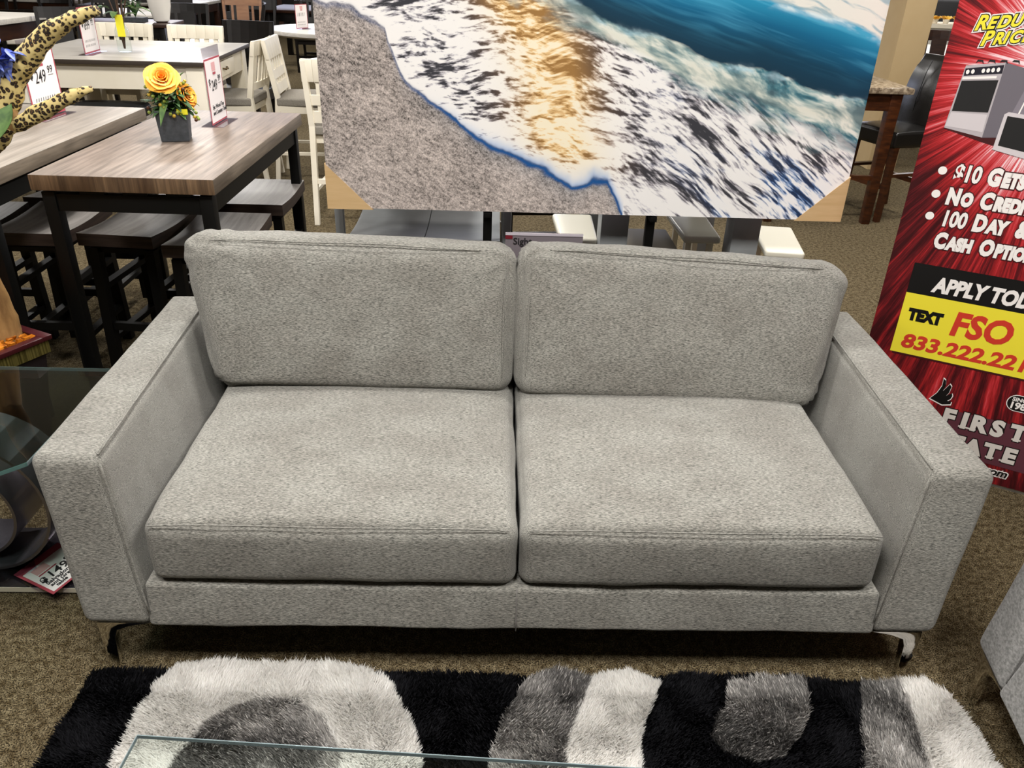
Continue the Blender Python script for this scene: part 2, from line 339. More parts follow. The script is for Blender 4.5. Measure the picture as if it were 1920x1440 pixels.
# ------------------------------------------------------------------ shag rug
rug = thing('shag_rug', 'black, white and grey shaggy area rug with curved shapes in front of the sofa', 'rug', (0, 0, 0))
MB().box(-1.01, 1.05, -1.5, -.11, .001, .012).build('backing', M('dark_rug_backing', '#141414', .9), rug)
REG = [('white', [(-0.819, -0.087), (-0.85, -0.138), (-0.861, -0.221), (-0.862, -0.305), (-0.863, -0.45), (-.84, -.62), (-.74, -.78), (-.55, -.86), (-.35, -.8), (-.22, -.62), (-0.195, -0.45), (-0.205, -0.338), (-0.245, -0.229), (-0.29, -0.155), (-0.355, -0.092), (-.42, -.075), (-.75, -.075)]),
       ('grey', [(-.735, -.45), (-0.726, -0.317), (-0.692, -0.241), (-0.646, -0.197), (-0.579, -0.174), (-0.503, -0.18), (-0.432, -0.231), (-0.381, -0.313), (-0.355, -0.42), (-.38, -.56), (-.47, -.67), (-.58, -.69), (-.68, -.62)]),
       ('grey', [(0.026, -0.119), (0.099, -0.086), (0.189, -0.109), (0.156, -0.18), (0.127, -0.24), (0.107, -0.309), (0.10, -0.45), (.13, -.65), (.2, -.9), (0, -.95), (-.05, -.7), (-0.062, -0.45), (-0.049, -0.304), (-0.019, -0.197)]),
       ('white', [(0.189, -0.109), (0.282, -0.088), (0.356, -0.123), (0.309, -0.208), (0.274, -0.287), (0.263, -0.45), (.3, -.65), (.36, -.9), (.2, -.9), (.13, -.65), (.1, -.45), (0.107, -0.309), (0.127, -0.24), (0.156, -0.18)]),
       ('grey', [(0.532, -0.121), (0.622, -0.103), (0.722, -0.118), (0.7, -0.189), (0.647, -0.263), (0.593, -0.318), (0.53, -0.332), (0.465, -0.306), (0.445, -0.265), (0.472, -0.207), (0.505, -0.176)]),
       ('grey', [(0.858, -0.12), (0.957, -0.115), (0.94, -0.216), (0.918, -0.302), (0.90, -0.42), (.88, -.8), (.7, -.85), (.74, -.5), (0.757, -0.356)]),
       ('white', [(0.957, -0.115), (1.02, -0.115), (1.06, -0.154), (1.068, -0.244), (1.06, -0.9), (.9, -.9), (.88, -.8), (.90, -.42), (0.918, -0.302), (0.94, -0.216)])]
def inpoly(x, y, poly):
    c = np.zeros(x.shape, bool); n = len(poly)
    for i in range(n):
        x0, y0 = poly[i]; x1, y1 = poly[(i+1) % n]
        if y0 == y1: continue
        m = ((y0 > y) != (y1 > y)) & (x < (x1 - x0) * (y - y0) / (y1 - y0) + x0); c ^= m
    return c
def vnoise(x, y, seed=0):
    r = np.random.default_rng(seed); T = r.random((256, 256)); xi = np.floor(x).astype(int); yi = np.floor(y).astype(int); fx = x - xi; fy = y - yi
    fx = fx*fx*(3-2*fx); fy = fy*fy*(3-2*fy); g = lambda a, b: T[(a) % 256, (b) % 256]
    return (g(xi, yi)*(1-fx) + g(xi+1, yi)*fx)*(1-fy) + (g(xi, yi+1)*(1-fx) + g(xi+1, yi+1)*fx)*fy
def fbm(x, y, seed=0, o=4):
    s = 0; a = .5; tot = 0
    for i in range(o): s = s + a * vnoise(x * 2**i + 17.3*i, y * 2**i + 5.1*i, seed + i); tot += a; a *= .55
    return s / tot
def pile(name, kind, n, y0, y1, hgt, wid, seed):
    r = np.random.default_rng(seed); x = r.uniform(-1.02, 1.07, n); y = r.uniform(y0, y1, n)
    lab = np.full(n, 'black', dtype=object)
    for k, p in REG: lab[inpoly(x, y, p)] = k
    lim = (y < -.098 - .012*np.sin(x*9)) | (lab != 'black')
    rr = (x > .93) & (y > -.16) & (np.hypot(x - .97, y + .23) > .12)
    edge = (x < 1.0 + .06) & ~((lab == 'black') & (x > 1.0))
    m = (lab == kind) & lim & edge; x = x[m]; y = y[m]; n = len(x)
    if n == 0: return
    a1 = fbm(x*7, y*7, 3) * 9 + r.normal(0, .6, n); lean = (.35 + .3*fbm(x*10+9, y*10, 8)) * hgt * .6
    dx = np.cos(a1)*lean; dy = np.sin(a1)*lean + (.012 if kind != 'black' else .004) * (y > -.16)
    h = hgt * r.uniform(.75, 1.15, n); a2 = r.uniform(0, PI, n); wx = np.cos(a2)*wid/2; wy = np.sin(a2)*wid/2
    z0 = np.full(n, .01)
    P = np.empty((n, 5, 3))
    P[:, 0] = np.stack([x-wx, y-wy, z0], 1); P[:, 1] = np.stack([x+wx, y+wy, z0], 1)
    P[:, 2] = np.stack([x+dx*.35+wx, y+dy*.35+wy, z0+h*.65], 1); P[:, 3] = np.stack([x+dx*.35-wx, y+dy*.35-wy, z0+h*.65], 1)
    P[:, 4] = np.stack([x+dx, y+dy, z0+h*(1-.1*(lean/hgt))], 1)
    b = np.arange(n)*5
    me = bpy.data.meshes.new(name); me.vertices.add(n*5); me.vertices.foreach_set('co', P.ravel())
    tri = np.stack([b, b+1, b+2, b, b+2, b+3, b+3, b+2, b+4], 1).reshape(-1)
    me.loops.add(len(tri)); me.loops.foreach_set('vertex_index', tri.astype(np.int32)); me.polygons.add(len(tri)//3)
    me.polygons.foreach_set('loop_start', (np.arange(len(tri)//3)*3).astype(np.int32)); me.update(calc_edges=True)
    if kind == 'white': base = np.stack([np.full(n, .97), np.full(n, .955), np.full(n, .93)], 1) * r.uniform(.9, 1.05, (n, 1))
    elif kind == 'black': base = np.stack([np.full(n, .010), np.full(n, .010), np.full(n, .012)], 1) * r.uniform(.5, 1.6, (n, 1))
    else:
        g = .15 + .34 * np.clip((fbm(x*6, y*6, 21) - .42)*4, 0, 1) + .45 * (r.random(n) < .16); base = np.stack([g, g*.96, g*.92], 1) * r.uniform(.75, 1.2, (n, 1))
    C = np.ones((n, 5, 4)); C[:, :, :3] = np.clip(base, 0, .98)[:, None, :]
    a = me.color_attributes.new('Col', 'FLOAT_COLOR', 'POINT'); a.data.foreach_set('color', C.astype(np.float32).ravel())
    me.materials.append({'white': VC('shag_yarn', .7, .3, .45), 'black': VC('black_yarn', .8, .1), 'grey': VC('grey_yarn', .45, .5, .1)}[kind])
    o = bpy.data.objects.new(name, me); COL.objects.link(o); o.parent = rug; tag(o, kind='stuff')
    o['label'] = kind + ' shag pile'
pile('white_pile', 'white', 520000, -.56, -.07, .036, .0032, 1)
pile('grey_pile', 'grey', 420000, -.56, -.07, .036, .0028, 2)
pile('black_pile', 'black', 200000, -.56, -.09, .030, .0035, 3)
pile('white_pile', 'white', 60000, -1.49, -.56, .036, .008, 4)
pile('grey_pile', 'grey', 60000, -1.49, -.56, .036, .008, 5)
pile('black_pile', 'black', 60000, -1.49, -.56, .030, .009, 6)

# ------------------------------------------------------------------ glass coffee table in front
ct = thing('coffee_table', 'clear glass coffee table, its straight far edge crossing the shaggy rug', 'coffee table', (-.63, -.60, 0), math.radians(-3.75))
MB().box(0, 1.42, -.75, 0, .442, .45).build('glass_top', tglass, ct)
e = MB(); e.box(0, 1.42, -.0005, .0012, .4425, .4495); e.box(-.0012, .0002, -.75, 0, .4425, .4495); e.box(1.4198, 1.4212, -.75, 0, .4425, .4495)
e.build('glass_edge', gedge2, ct)
for sx in (.25, 1.2):
    MB().box(sx - .02, sx + .02, -.68, -.30, .013, .442).build('leg', chrome, ct, bevel=.003)

# ------------------------------------------------------------------ canvas print of the beach
AX0, AZ0, AW, AH, AY = -.66, .766, 1.84, 1.22, 1.33
art = thing('canvas_print', 'large canvas print of a foamy wave washing up a grey sand beach', 'wall art', (AX0, AY, AZ0))
def ip(x, pts):
    p = np.array(pts); return np.interp(x, p[:, 0], p[:, 1])
def paint(s, t):
    sh = [(-.2, .72), (0.019, 0.667), (0.10, 0.645), (0.148, 0.631), (0.20, 0.61), (.225, .585), (.232, 0.55), (0.253, 0.497), (0.27, 0.455), (.29, .425), (0.341, 0.382), (.40, .352), (0.453, 0.32), (.468, .30), (0.50, 0.272), (0.6, 0.228), (0.729, 0.17), (.80, .125), (0.862, 0.106), (.90, .115), (0.935, 0.128), (0.985, 0.112), (1.015, .065), (1.049, 0.0), (1.07, -.2), (1.9, -3)]
    warp = (fbm(s*9, t*9, 5, 4) - .5) * .05
    dsand = (t + warp) - ip(s, sh); d = dsand * .72
    def flow(ang, sx, sy, seed, o=5, wv=.10):
        c, sn = math.cos(ang), math.sin(ang); u = s*c + t*sn; v = -s*sn + t*c
        wx = (fbm(s*7, t*7, seed+50, 2) - .5)*wv; return fbm((u+wx)*sx, (v+wx*.6)*sy, seed, o)
    g = fbm(s*330, t*330, 11, 2); g1 = flow(-.5, 70, 170, 13, 3, .02); g2 = fbm(s*6, t*14, 12, 3)
    L = .36 + .62*(g - .5) + .55*(g1 - .5) + .30*(g2 - .5) + .10*np.clip((.45 - t)/.45, 0, 1)
    L = np.clip(L, .06, .9); sand = np.stack([L*1.02, L*.89, L*.82], -1)
    wA = np.clip((s - .55)/.5, 0, 1); wB = np.clip((s + .55*(.7 - t) - 1.15)/.5, 0, 1)
    def blend(k, seed):
        return (flow(.05, 11*k, 42*k, seed)*(1-wA) + flow(-.32, 10*k, 38*k, seed+1)*wA*(1-wB) + flow(-.66, 5.5*k, 42*k, seed+2, 5, .05)*wB)
    q = .5 + (blend(1.35, 31) - .5)*1.25 + (blend(3.2, 36) - .5)*1.25
    m0 = flow(-.2, 4, 9, 41, 3)
    edge = np.exp(-np.clip(d, 0, 9)/.045); low = np.clip((.13 - t - .10*(s-1.2))/.10, 0, 1) * np.clip((s-.95)*6, 0, 1)
    th = .46 + (m0 - .5)*.55 - .05*wB + .02
    x = (q - th)*2.7 + .60 + edge*1.2 + low*.75        # 0 dark ... 1 white
    x = np.clip(x, 0, 1)[..., None]
    def ramp(x, cols):
        out = np.zeros(x.shape[:-1] + (3,)); ps = [c[0] for c in cols]
        for i in range(3): out[..., i] = np.interp(x[..., 0], ps, [c[1][i] for c in cols])
        return out
    foam = ramp(x, [(0, (.045, .045, .055)), (.25, (.16, .155, .17)), (.5, (.42, .40, .44)), (.75, (.76, .74, .76)), (1, (.97, .95, .93))])
    bn_ = np.clip((flow(-.5, 5, 16, 61) - .47)*4, 0, 1)[..., None] * np.clip((s[..., None]-1.05)*2.2, 0, 1)
    foamb = ramp(x, [(0, (.02, .04, .10)), (.3, (.05, .12, .30)), (.6, (.33, .45, .68)), (1, (.95, .95, .96))])
    foam = foam*(1-bn_) + foamb*bn_
    gx = ip(t, [(0.0, .92), (.189, 0.86), (.295, .80), (.432, .78), (.562, .73), (.685, .66), (1.2, .5)])
    gold = (np.exp(-((s - gx)/.135)**2) * np.clip((t - .09)/.16, 0, 1) * (.75 + .5*m0))
    gold = np.clip(gold*1.25, 0, 1)[..., None]
    xg = np.clip(x*.75 + .28, 0, 1)
    foamg = ramp(xg, [(0, (.10, .05, .02)), (.3, (.38, .20, .06)), (.6, (.78, .50, .22)), (.85, (.98, .76, .44)), (1, (1, .90, .68))])
    foam = foam*(1 - gold) + gold*foamg
    tb = ip(s, [(0, 1.0), (0.632, 0.72), (0.876, 0.61), (1.057, 0.53), (1.247, 0.44), (1.481, 0.345), (1.701, 0.27), (1.878, 0.22)])
    wl = ip(s, [(0, 1.2), (.7, .76), (0.801, 0.70), (0.943, 0.635), (1.104, 0.585), (1.27, 0.527), (1.36, .508), (1.468, 0.500), (1.604, 0.455), (1.776, 0.405), (1.864, 0.41)])
    wt = ip(s, [(0, 1.3), (.9, .80), (1.175, .735), (1.381, 0.712), (1.556, 0.685), (1.701, 0.650), (1.854, 0.590)])
    j = (flow(-.4, 6, 16, 71) - .5)
    kt = np.clip((t + .03 + j*.16 - tb)/.07, 0, 1)[..., None]
    tn = np.clip((flow(-.45, 6, 26, 72) - .36)*2.6 + (flow(-.5, 20, 70, 73) - .5)*1.2, 0, 1)[..., None]
    teal = ramp(tn, [(0, (.012, .07, .11)), (.35, (.05, .20, .26)), (.65, (.35, .50, .50)), (1, (.82, .86, .80))])
    mid = np.exp(-(((t + j*.12) - (tb*.45 + wl*.55))/.035)**2)[..., None]*.7
    teal = teal*(1-mid) + ramp(tn, [(0, (.25, .34, .33)), (1, (.78, .77, .66))])*mid
    c = foam*(1 - kt) + teal*kt
    kw = np.clip((t + j*.05 - wl)/.008, 0, 1)[..., None]
    r = np.clip((t - wl)/np.maximum(.03, wt - wl), 0, 1)[..., None]
    dp = ramp(r, [(0, (.006, .035, .065)), (.35, (.004, .05, .10)), (.7, (.004, .13, .27)), (1, (.02, .30, .52))])
    st = np.clip((flow(-.28, 3, 50, 81, 4, .03) - .50)*4, 0, 1)[..., None]*np.clip(r*1.3 - .25, 0, 1)*.6
    dp = dp*(1-st) + np.array([.10, .48, .72])*st
    crest = np.exp(-((t + j*.03 - wt)/.010)**2)[..., None]*np.clip((flow(-.3, 8, 20, 83)-.38)*5, 0, 1)[..., None]
    c = c*(1 - kw) + dp*kw; c = c*(1-crest) + np.array([.75, .88, .93])*crest
    foot = np.exp(-((t + j*.05 - wl + .004)/.010)**2)[..., None]*np.clip((flow(-.3, 9, 20, 84)-.45)*5, 0, 1)[..., None]*.8
    c = c*(1-foot) + np.array([.55, .78, .88])*foot
    ks = np.clip((t + j*.05 - wt)/.012, 0, 1)[..., None]; sn = np.clip((flow(-.25, 7, 60, 91) - .52)*7, 0, 1)[..., None]
    sky = np.array([.88, .87, .80])*(1 - sn*.7) + np.array([.22, .42, .52])*sn*.7
    c = c*(1-ks) + sky*ks
    up = np.clip((t - .86)/.08, 0, 1)[..., None]; v = np.clip((t-.86)/.36, 0, 1)[..., None]
    c = c*(1-up) + (np.array([.75, .45, .25])*(1-v) + np.array([.25, .38, .6])*v)*up*(.85+.3*fbm(s*3, t*12, 95, 4))[..., None]
    wet = np.exp(-np.clip(-dsand, 0, 9)/.04)[..., None]*.7*np.clip((s-.05)*2, .3, 1)[..., None]
    sand = sand*(1 - wet) + np.stack([L*.30, L*.40, L*.50], -1)*wet
    bl = np.exp(-(np.abs(d + .003)/.007)**2)[..., None]*np.clip((s-.1)*3, .35, 1)[..., None]
    haz = np.exp(-(np.clip(d, 0, 9)/.018)**2)[..., None]*np.clip((s-.35)*2, 0, .55)[..., None]
    c = c*(1-haz) + np.array([.12, .36, .78])*haz
    k = np.clip(d/.004, 0, 1)[..., None]
    out = sand*(1-k) + c*k
    out = out*(1-bl) + np.array([.01, .09, .30])*bl
    return np.clip(out, 0, 1)
nx, nz_lo, nz_hi = 1350, 560, 60
ss = np.linspace(0, AW, nx); tt = np.concatenate([np.linspace(0, .76, nz_lo), np.linspace(.76, AH, nz_hi)[1:]]); nz_ = len(tt)
S, T = np.meshgrid(ss, tt, indexing='xy'); Cc = np.ones((nz_, nx, 4)); Cc[..., :3] = paint(S, T)
Vv = np.stack([S, np.zeros_like(S), T], -1).reshape(-1, 3)
me = bpy.data.meshes.new('printed_face'); me.vertices.add(len(Vv)); me.vertices.foreach_set('co', Vv.ravel())
I = (np.arange(nz_-1)[:, None]*nx + np.arange(nx-1)[None, :]).ravel(); q = np.stack([I, I+1, I+nx+1, I+nx], 1).ravel()
me.loops.add(len(q)); me.loops.foreach_set('vertex_index', q.astype(np.int32)); me.polygons.add(len(q)//4); me.polygons.foreach_set('loop_start', (np.arange(len(q)//4)*4).astype(np.int32)); me.update(calc_edges=True)
a_ = me.color_attributes.new('Col', 'FLOAT_COLOR', 'POINT'); a_.data.foreach_set('color', Cc.astype(np.float32).ravel()); me.materials.append(VC('canvas_ink', .6, .25))
o = bpy.data.objects.new('printed_face', me); COL.objects.link(o); o.parent = art
MB().box(0, AW, .0008, .038, 0, AH).build('canvas_edge', M('wrapped_canvas_side', '#5b4a5a', .8, col2='#9a8792', ns=(30, 30, 30)), art)
MB().prism([(-.004, -.004), (.157, -.004), (-.004, .155)], lambda x, z, k: (x, -.003 + .045*k, z)).build('corner_protector', cardb, art)
MB().prism([(AW + .004, -.004), (AW + .004, .158), (AW - .165, -.004)], lambda x, z, k: (x, -.003 + .045*k, z)).build('corner_protector', cardb, art)
st = thing('display_stand', 'black metal stand whose two posts hold the beach canvas behind the sofa', 'stand', (0, AY, 0))
for x in (-.095, .505):
    MB().box(x - .016, x + .016, .045, .075, 0, 1.7).build('post', blackm, st, bevel=.002)
    MB().box(x - .02, x + .02, -.02, .35, 0, .03).build('foot', blackm, st, bevel=.002)
    MB().box(x - .012, x + .012, .0, .06, .742, .761).build('ledge', blackm, st, bevel=.001)
MB().box(-.11, .52, .045, .07, 1.3, 1.33).build('crossbar', blackm, st)

# ------------------------------------------------------------------ roll-up banner
bn = thing('roll_up_banner', 'red roll-up advertising banner with white and yellow lettering behind the right sofa arm', 'banner', (1.239, 1.019, 0), -.5145)
def banner_mat():
    m = bpy.data.materials.new('red_burst_print'); m.use_nodes = True; nt = m.node_tree; N = nt.nodes; L = nt.links; b = N['Principled BSDF']; b.inputs['Roughness'].default_value = .55; b.inputs['Specular IOR Level'].default_value = .25
    tc = N.new('ShaderNodeTexCoord'); sp = N.new('ShaderNodeSeparateXYZ'); L.new(tc.outputs['Object'], sp.inputs[0])
    def mth(op, a, bb=None, c=None):
        n = N.new('ShaderNodeMath'); n.operation = op
        for i, v in enumerate((a, bb, c)):
            if v is None: continue
            if isinstance(v, (int, float)): n.inputs[i].default_value = v
            else: L.new(v, n.inputs[i])
        return n.outputs[0]
    x, z = sp.outputs[0], sp.outputs[2]
    dx = mth('SUBTRACT', x, .33); dz = mth('SUBTRACT', z, 1.33)
    ang = mth('ARCTAN2', dx, mth('MULTIPLY', dz, -1)); rad = mth('SQRT', mth('ADD', mth('MULTIPLY', dx, dx), mth('MULTIPLY', dz, dz)))
    cb = N.new('ShaderNodeCombineXYZ'); L.new(mth('MULTIPLY', ang, 26), cb.inputs[0]); L.new(mth('MULTIPLY', rad, 1.6), cb.inputs[1])
    nz = N.new('ShaderNodeTexNoise'); nz.inputs['Scale'].default_value = 1; nz.inputs['Detail'].default_value = 5; nz.inputs['Roughness'].default_value = .75; L.new(cb.outputs[0], nz.inputs[0])
    cb2 = N.new('ShaderNodeCombineXYZ'); L.new(mth('MULTIPLY', ang, 1.8), cb2.inputs[0]); cb2.inputs[1].default_value = 3.3
    n2 = N.new('ShaderNodeTexNoise'); n2.inputs['Scale'].default_value = 1.6; n2.inputs['Detail'].default_value = 1; L.new(cb2.outputs[0], n2.inputs[0])
    near = mth('MULTIPLY', mth('SUBTRACT', .40, rad), 1.25)
    mid = mth('MULTIPLY', mth('SUBTRACT', .24, mth('ABSOLUTE', dx)), .55)       # brighter column down the middle
    v = mth('ADD', mth('ADD', mth('MULTIPLY_ADD', nz.outputs[0], 1.5, -.24), mth('MAXIMUM', near, -.1)), mth('ADD', mid, mth('MULTIPLY', n2.outputs[0], .25)))
    r = N.new('ShaderNodeValToRGB'); e = r.color_ramp.elements; e[0].position = .42; e[0].color = lin('#3a0c10'); e[1].position = 1.02; e[1].color = lin('#f4d8dc')
    for p, c in ((.55, '#5e141a'), (.68, '#9c1f22'), (.80, '#c8343a'), (.92, '#d9777d')):
        k = e.new(p); k.color = lin(c)
    L.new(v, r.inputs[0]); L.new(r.outputs[0], b.inputs['Base Color']); return m
bm_ = banner_mat(); BW = .86
MB().box(0, BW, 0, .0015, .012, 2.02).build('banner_sheet', bm_, bn)
MB().box(-.005, BW + .005, -.004, .014, 2.02, 2.045).build('top_rail', M('brushed_aluminium', '#b9b9bb', .3, .9), bn)
MB().box(-.01, BW + .01, .003, .13, 0, .012).build('base', M('brushed_aluminium', '#b9b9bb', .3, .9), bn)
MB().box(BW/2 - .01, BW/2 + .01, .05, .07, .01, 2.02).build('support_pole', M('brushed_aluminium', '#b9b9bb', .3, .9), bn)
wht = M('white_print', '#f3eeea', .55); yel = M('yellow_print', '#f1e23a', .55); blk = M('black_print', '#0e0d0d', .5); red = M('red_print', '#cf3a28', .55); drk = M('maroon_shadow_print', '#3f0a0d', .6)
U, Vz = (1, 0, 0), (0, 0, 1)
def btext(s, size, mat, u, v, bold=0, shear=0, lay=0, sx=1, name='lettering', halo=None, align='LEFT', spacing=1.0):
    if halo:
        for i, (m, off, dl) in enumerate(halo): text(s, size, m, (u, -.0008 - .0003*(lay + i), v), U, Vz, bn, name, bold + off, shear, .0001, sx=sx, spacing=spacing, align=align)
        lay += len(halo)
    return text(s, size, mat, (u, -.0008 - .0003*lay, v), U, Vz, bn, name, bold, shear, .0001, sx=sx, spacing=spacing, align=align)
def decal(name, poly, mat, lay=0, th=.0002):
    return MB().prism(poly, lambda x, z, k: (x, -.0006 - .0003*lay - th*k, z)).build(name, mat, bn)
hl = [(wht, .0062, 0), (blk, .0036, 0)]
def smallcaps(words, u, v, big, small, mat, **k):
    """each word: first letter large, the rest in small capitals"""
    for wd in words.split(' '):
        if wd[-1].isdigit():
            o = btext(wd, big, mat, u, v, **dict(k, bold=.0026)); u = max(vv.co.x for vv in o.data.vertices) + big*.26; continue
        o = btext(wd[0], big, mat, u, v, **k); wdt = max(vv.co.x for vv in o.data.vertices) - u
        u += wdt + big*.045
        if len(wd) > 1:
            o = btext(wd[1:], small, mat, u, v, **k); u = max(vv.co.x for vv in o.data.vertices)
        u += big * .30
# headline (rises slightly to the right)
def headline(s, u, v, big, small, slope=.17):
    U2 = Vector((1, 0, slope)).normalized()
    for i, (m, off) in enumerate(((wht, .0075), (blk, .0045), (yel, .0018))):
        uu = u
        for j, chh in enumerate(s):
            sz = big if j == 0 else small
            o = text(chh, sz, m, (uu, -.0008 - .0003*(i+6), v + (uu - u)*slope), U2, (.10, 0, 1), bn, 'headline_lettering', off, .12, .0001, sx=.88)
            if i == 0: pass
            xs = [q_.co.x for q_ in o.data.vertices]; uu = max(xs) - off + sz*.045 - (.10*sz*.3)
headline('REDUCED', .056, 1.428, .054, .044); headline('PRICES', .082, 1.389, .054, .044)
# stove and microwave printed on the banner
gr = M('printed_steel_grey', '#b5aeb2', .5); gd = M('printed_dark_grey', '#6d6870', .5); bk2 = M('printed_black', '#232324', .45); lg = M('printed_light_grey', '#cfc8cb', .5)
decal('printed_shadow', [(.05, .155+1), (.16, 1.128), (.20, 1.12), (.2, 1.15), (.06, 1.165)], drk, 0)
decal('printed_stove', [(.05, 1.158), (.062, 1.334), (.16, 1.35), (.157, 1.141)], gr, 1)
decal('printed_stove', [(.16, 1.35), (.225, 1.336), (.23, 1.15), (.157, 1.141)], gd, 1)
decal('printed_stove_panel', [(.0635, 1.306), (.063, 1.326), (.158, 1.343), (.159, 1.320)], M('printed_navy', '#26242e', .4), 2)
for uu in (.071, .084, .110, .122, .134, .147):
    vv = 1.316 + (uu - .063)*.16; decal('printed_knob', [(uu + .0045*math.cos(a), vv + .0062*math.sin(a)) for a in np.linspace(0, 2*PI, 14)[:-1]], wht, 3)
decal('printed_handle', [(.062, 1.296), (.062, 1.302), (.148, 1.313), (.148, 1.306)], wht, 3)
decal('printed_oven_window', [(.0585, 1.207), (.062, 1.292), (.155, 1.302), (.153, 1.212)], bk2, 2)
decal('printed_stove_drawer', [(.0515, 1.163), (.0575, 1.203), (.153, 1.206), (.154, 1.156)], lg, 2)
for k in range(4): decal('printed_burner', [(.085 + k*.03, 1.341 + k*.004), (.088 + k*.03, 1.352 + k*.002), (.102 + k*.03, 1.352 + k*.002), (.106 + k*.03, 1.341 + k*.002), (.100 + k*.03, 1.347 + k*.002), (.09 + k*.03, 1.347 + k*.002)], bk2, 2)
decal('printed_fridge', [(.21, 1.20), (.238, 1.335), (.42, 1.35), (.42, 1.13)], M('printed_steel_side', '#837d86', .5), 2)
decal('printed_fridge', [(.228, 1.21), (.243, 1.30), (.246, 1.30), (.232, 1.21)], wht, 3)
decal('printed_microwave', [(.193, 1.111), (.196, 1.212), (.205, 1.219), (.40, 1.205), (.42, 1.07)], lg, 4)
decal('printed_microwave_window', [(.204, 1.124), (.205, 1.208), (.38, 1.196), (.39, 1.098)], bk2, 5)
btext('Frigidaire', .006, lg, .208, 1.200, lay=9) if False else None
# bullet lines
hb = [(drk, .0035, 0)]
for v in (1.033, .961, .891):
    decal('bullet', [(.079 + .0125*math.cos(a), v + .0125*math.sin(a)) for a in np.linspace(0, 2*PI, 22)[:-1]], wht, 3)
K = dict(bold=.0046, shear=.06, halo=hb, sx=.70)
smallcaps('$10 GETS YOU', .112, 1.009, .068, .055, wht, **K)
smallcaps('NO CREDIT', .111, .937, .066, .053, wht, **K)
smallcaps('100 DAY & 6', .113, .867, .068, .055, wht, **K)
smallcaps('CASH OPTION', .112, .796, .066, .053, wht, **K)
# black and yellow box
decal('apply_panel', [(.075, .632), (.075, .735), (.80, .735), (.80, .632)], blk, 1)
decal('number_panel', [(.075, .417), (.075, .632), (.80, .632), (.80, .417)], yel, 1)
decal('panel_shadow', [(.082, .410), (.082, .72), (.805, .72), (.805, .410)], drk, 0)
btext('APPLY TODAY', .068, wht, .148, .651, bold=.0034, shear=.14, lay=3, sx=.78)
btext('TEXT', .052, blk, .100, .542, bold=.0042, shear=0, lay=3, sx=.80)
btext('FSO', .112, red, .230, .518, bold=.0042, shear=.1, lay=3, sx=.90)
btext('833.222.2210', .068, red, .101, .441, bold=.0026, shear=.12, lay=3, sx=1.13)
# wing, name and small badges
wing = [(0.238, 0.275), (0.254, 0.301), (0.262, 0.33), (0.260, 0.357), (0.268, 0.352), (0.272, 0.335), (0.269, 0.312), (0.283, 0.342), (0.290, 0.334), (0.288, 0.310), (0.283, .298), (0.297, 0.311), (0.301, 0.302), (0.298, 0.289), (.290, .280), (0.303, 0.281), (0.303, 0.270), (0.279, 0.262)]
decal('wing_emblem', [(x + (x - .275)*.10, z + (z - .305)*.10) for x, z in wing], wht, 1); decal('wing_emblem', wing, blk, 2)
decal('name_glow', [(.25, .10), (.30, .25), (.62, .25), (.66, .08), (.40, .085)], M('printed_mauve', '#5c2f3a', .6), 0)
silver = M('printed_silver', '#d8d2cb', .5)
def serif(s, u, v, size, adv):
    for chh, du in zip(s, adv):
        for m, off, lay in ((blk, .0078, 2), (silver, .0046, 4)):
            o = text(chh, size, m, (u, -.0008 - .0003*lay, v), U, Vz, bn, 'name_lettering', off, 0, .0001, sx=.98)
        if chh in 'FIRTE':     # slab feet and heads of the roman letters
            xs = [q_.co.x for q_ in o.data.vertices]; w_ = size*.17
            stem = {'F': .0, 'I': None, 'R': .0, 'T': None, 'E': .0}[chh]
            cx = (min(xs)+max(xs))/2 if stem is None else min(xs) + size*.065
            decal('name_lettering', [(cx - w_, v - .001), (cx - w_, v + .005), (cx + w_, v + .005), (cx + w_, v - .001)], silver, 4)
        u += du
serif('FIRST', .292, .196, .079, (.058, .030, .062, .056, .06)); serif('STATE', .288, .108, .075, (.046, .050, .060, .058, .05))
decal('since_badge', [(.486 + .03*math.cos(a) - (0 if math.cos(a) < 0 else -.05), .329 + .03*math.sin(a)) for a in np.linspace(0, 2*PI, 24)[:-1]], wht, 1)
decal('since_badge', [(.486 + .0275*math.cos(a) - (0 if math.cos(a) < 0 else -.05), .329 + .0275*math.sin(a)) for a in np.linspace(0, 2*PI, 24)[:-1]], blk, 2)
btext('SINCE', .019, wht, .470, .336, bold=.0006, lay=4); btext('1981', .033, wht, .466, .309, bold=.0012, lay=4)
btext('.com', .040, blk, .455, .047, bold=.0014, shear=.2, lay=3, halo=[(wht, .0035, 0)])

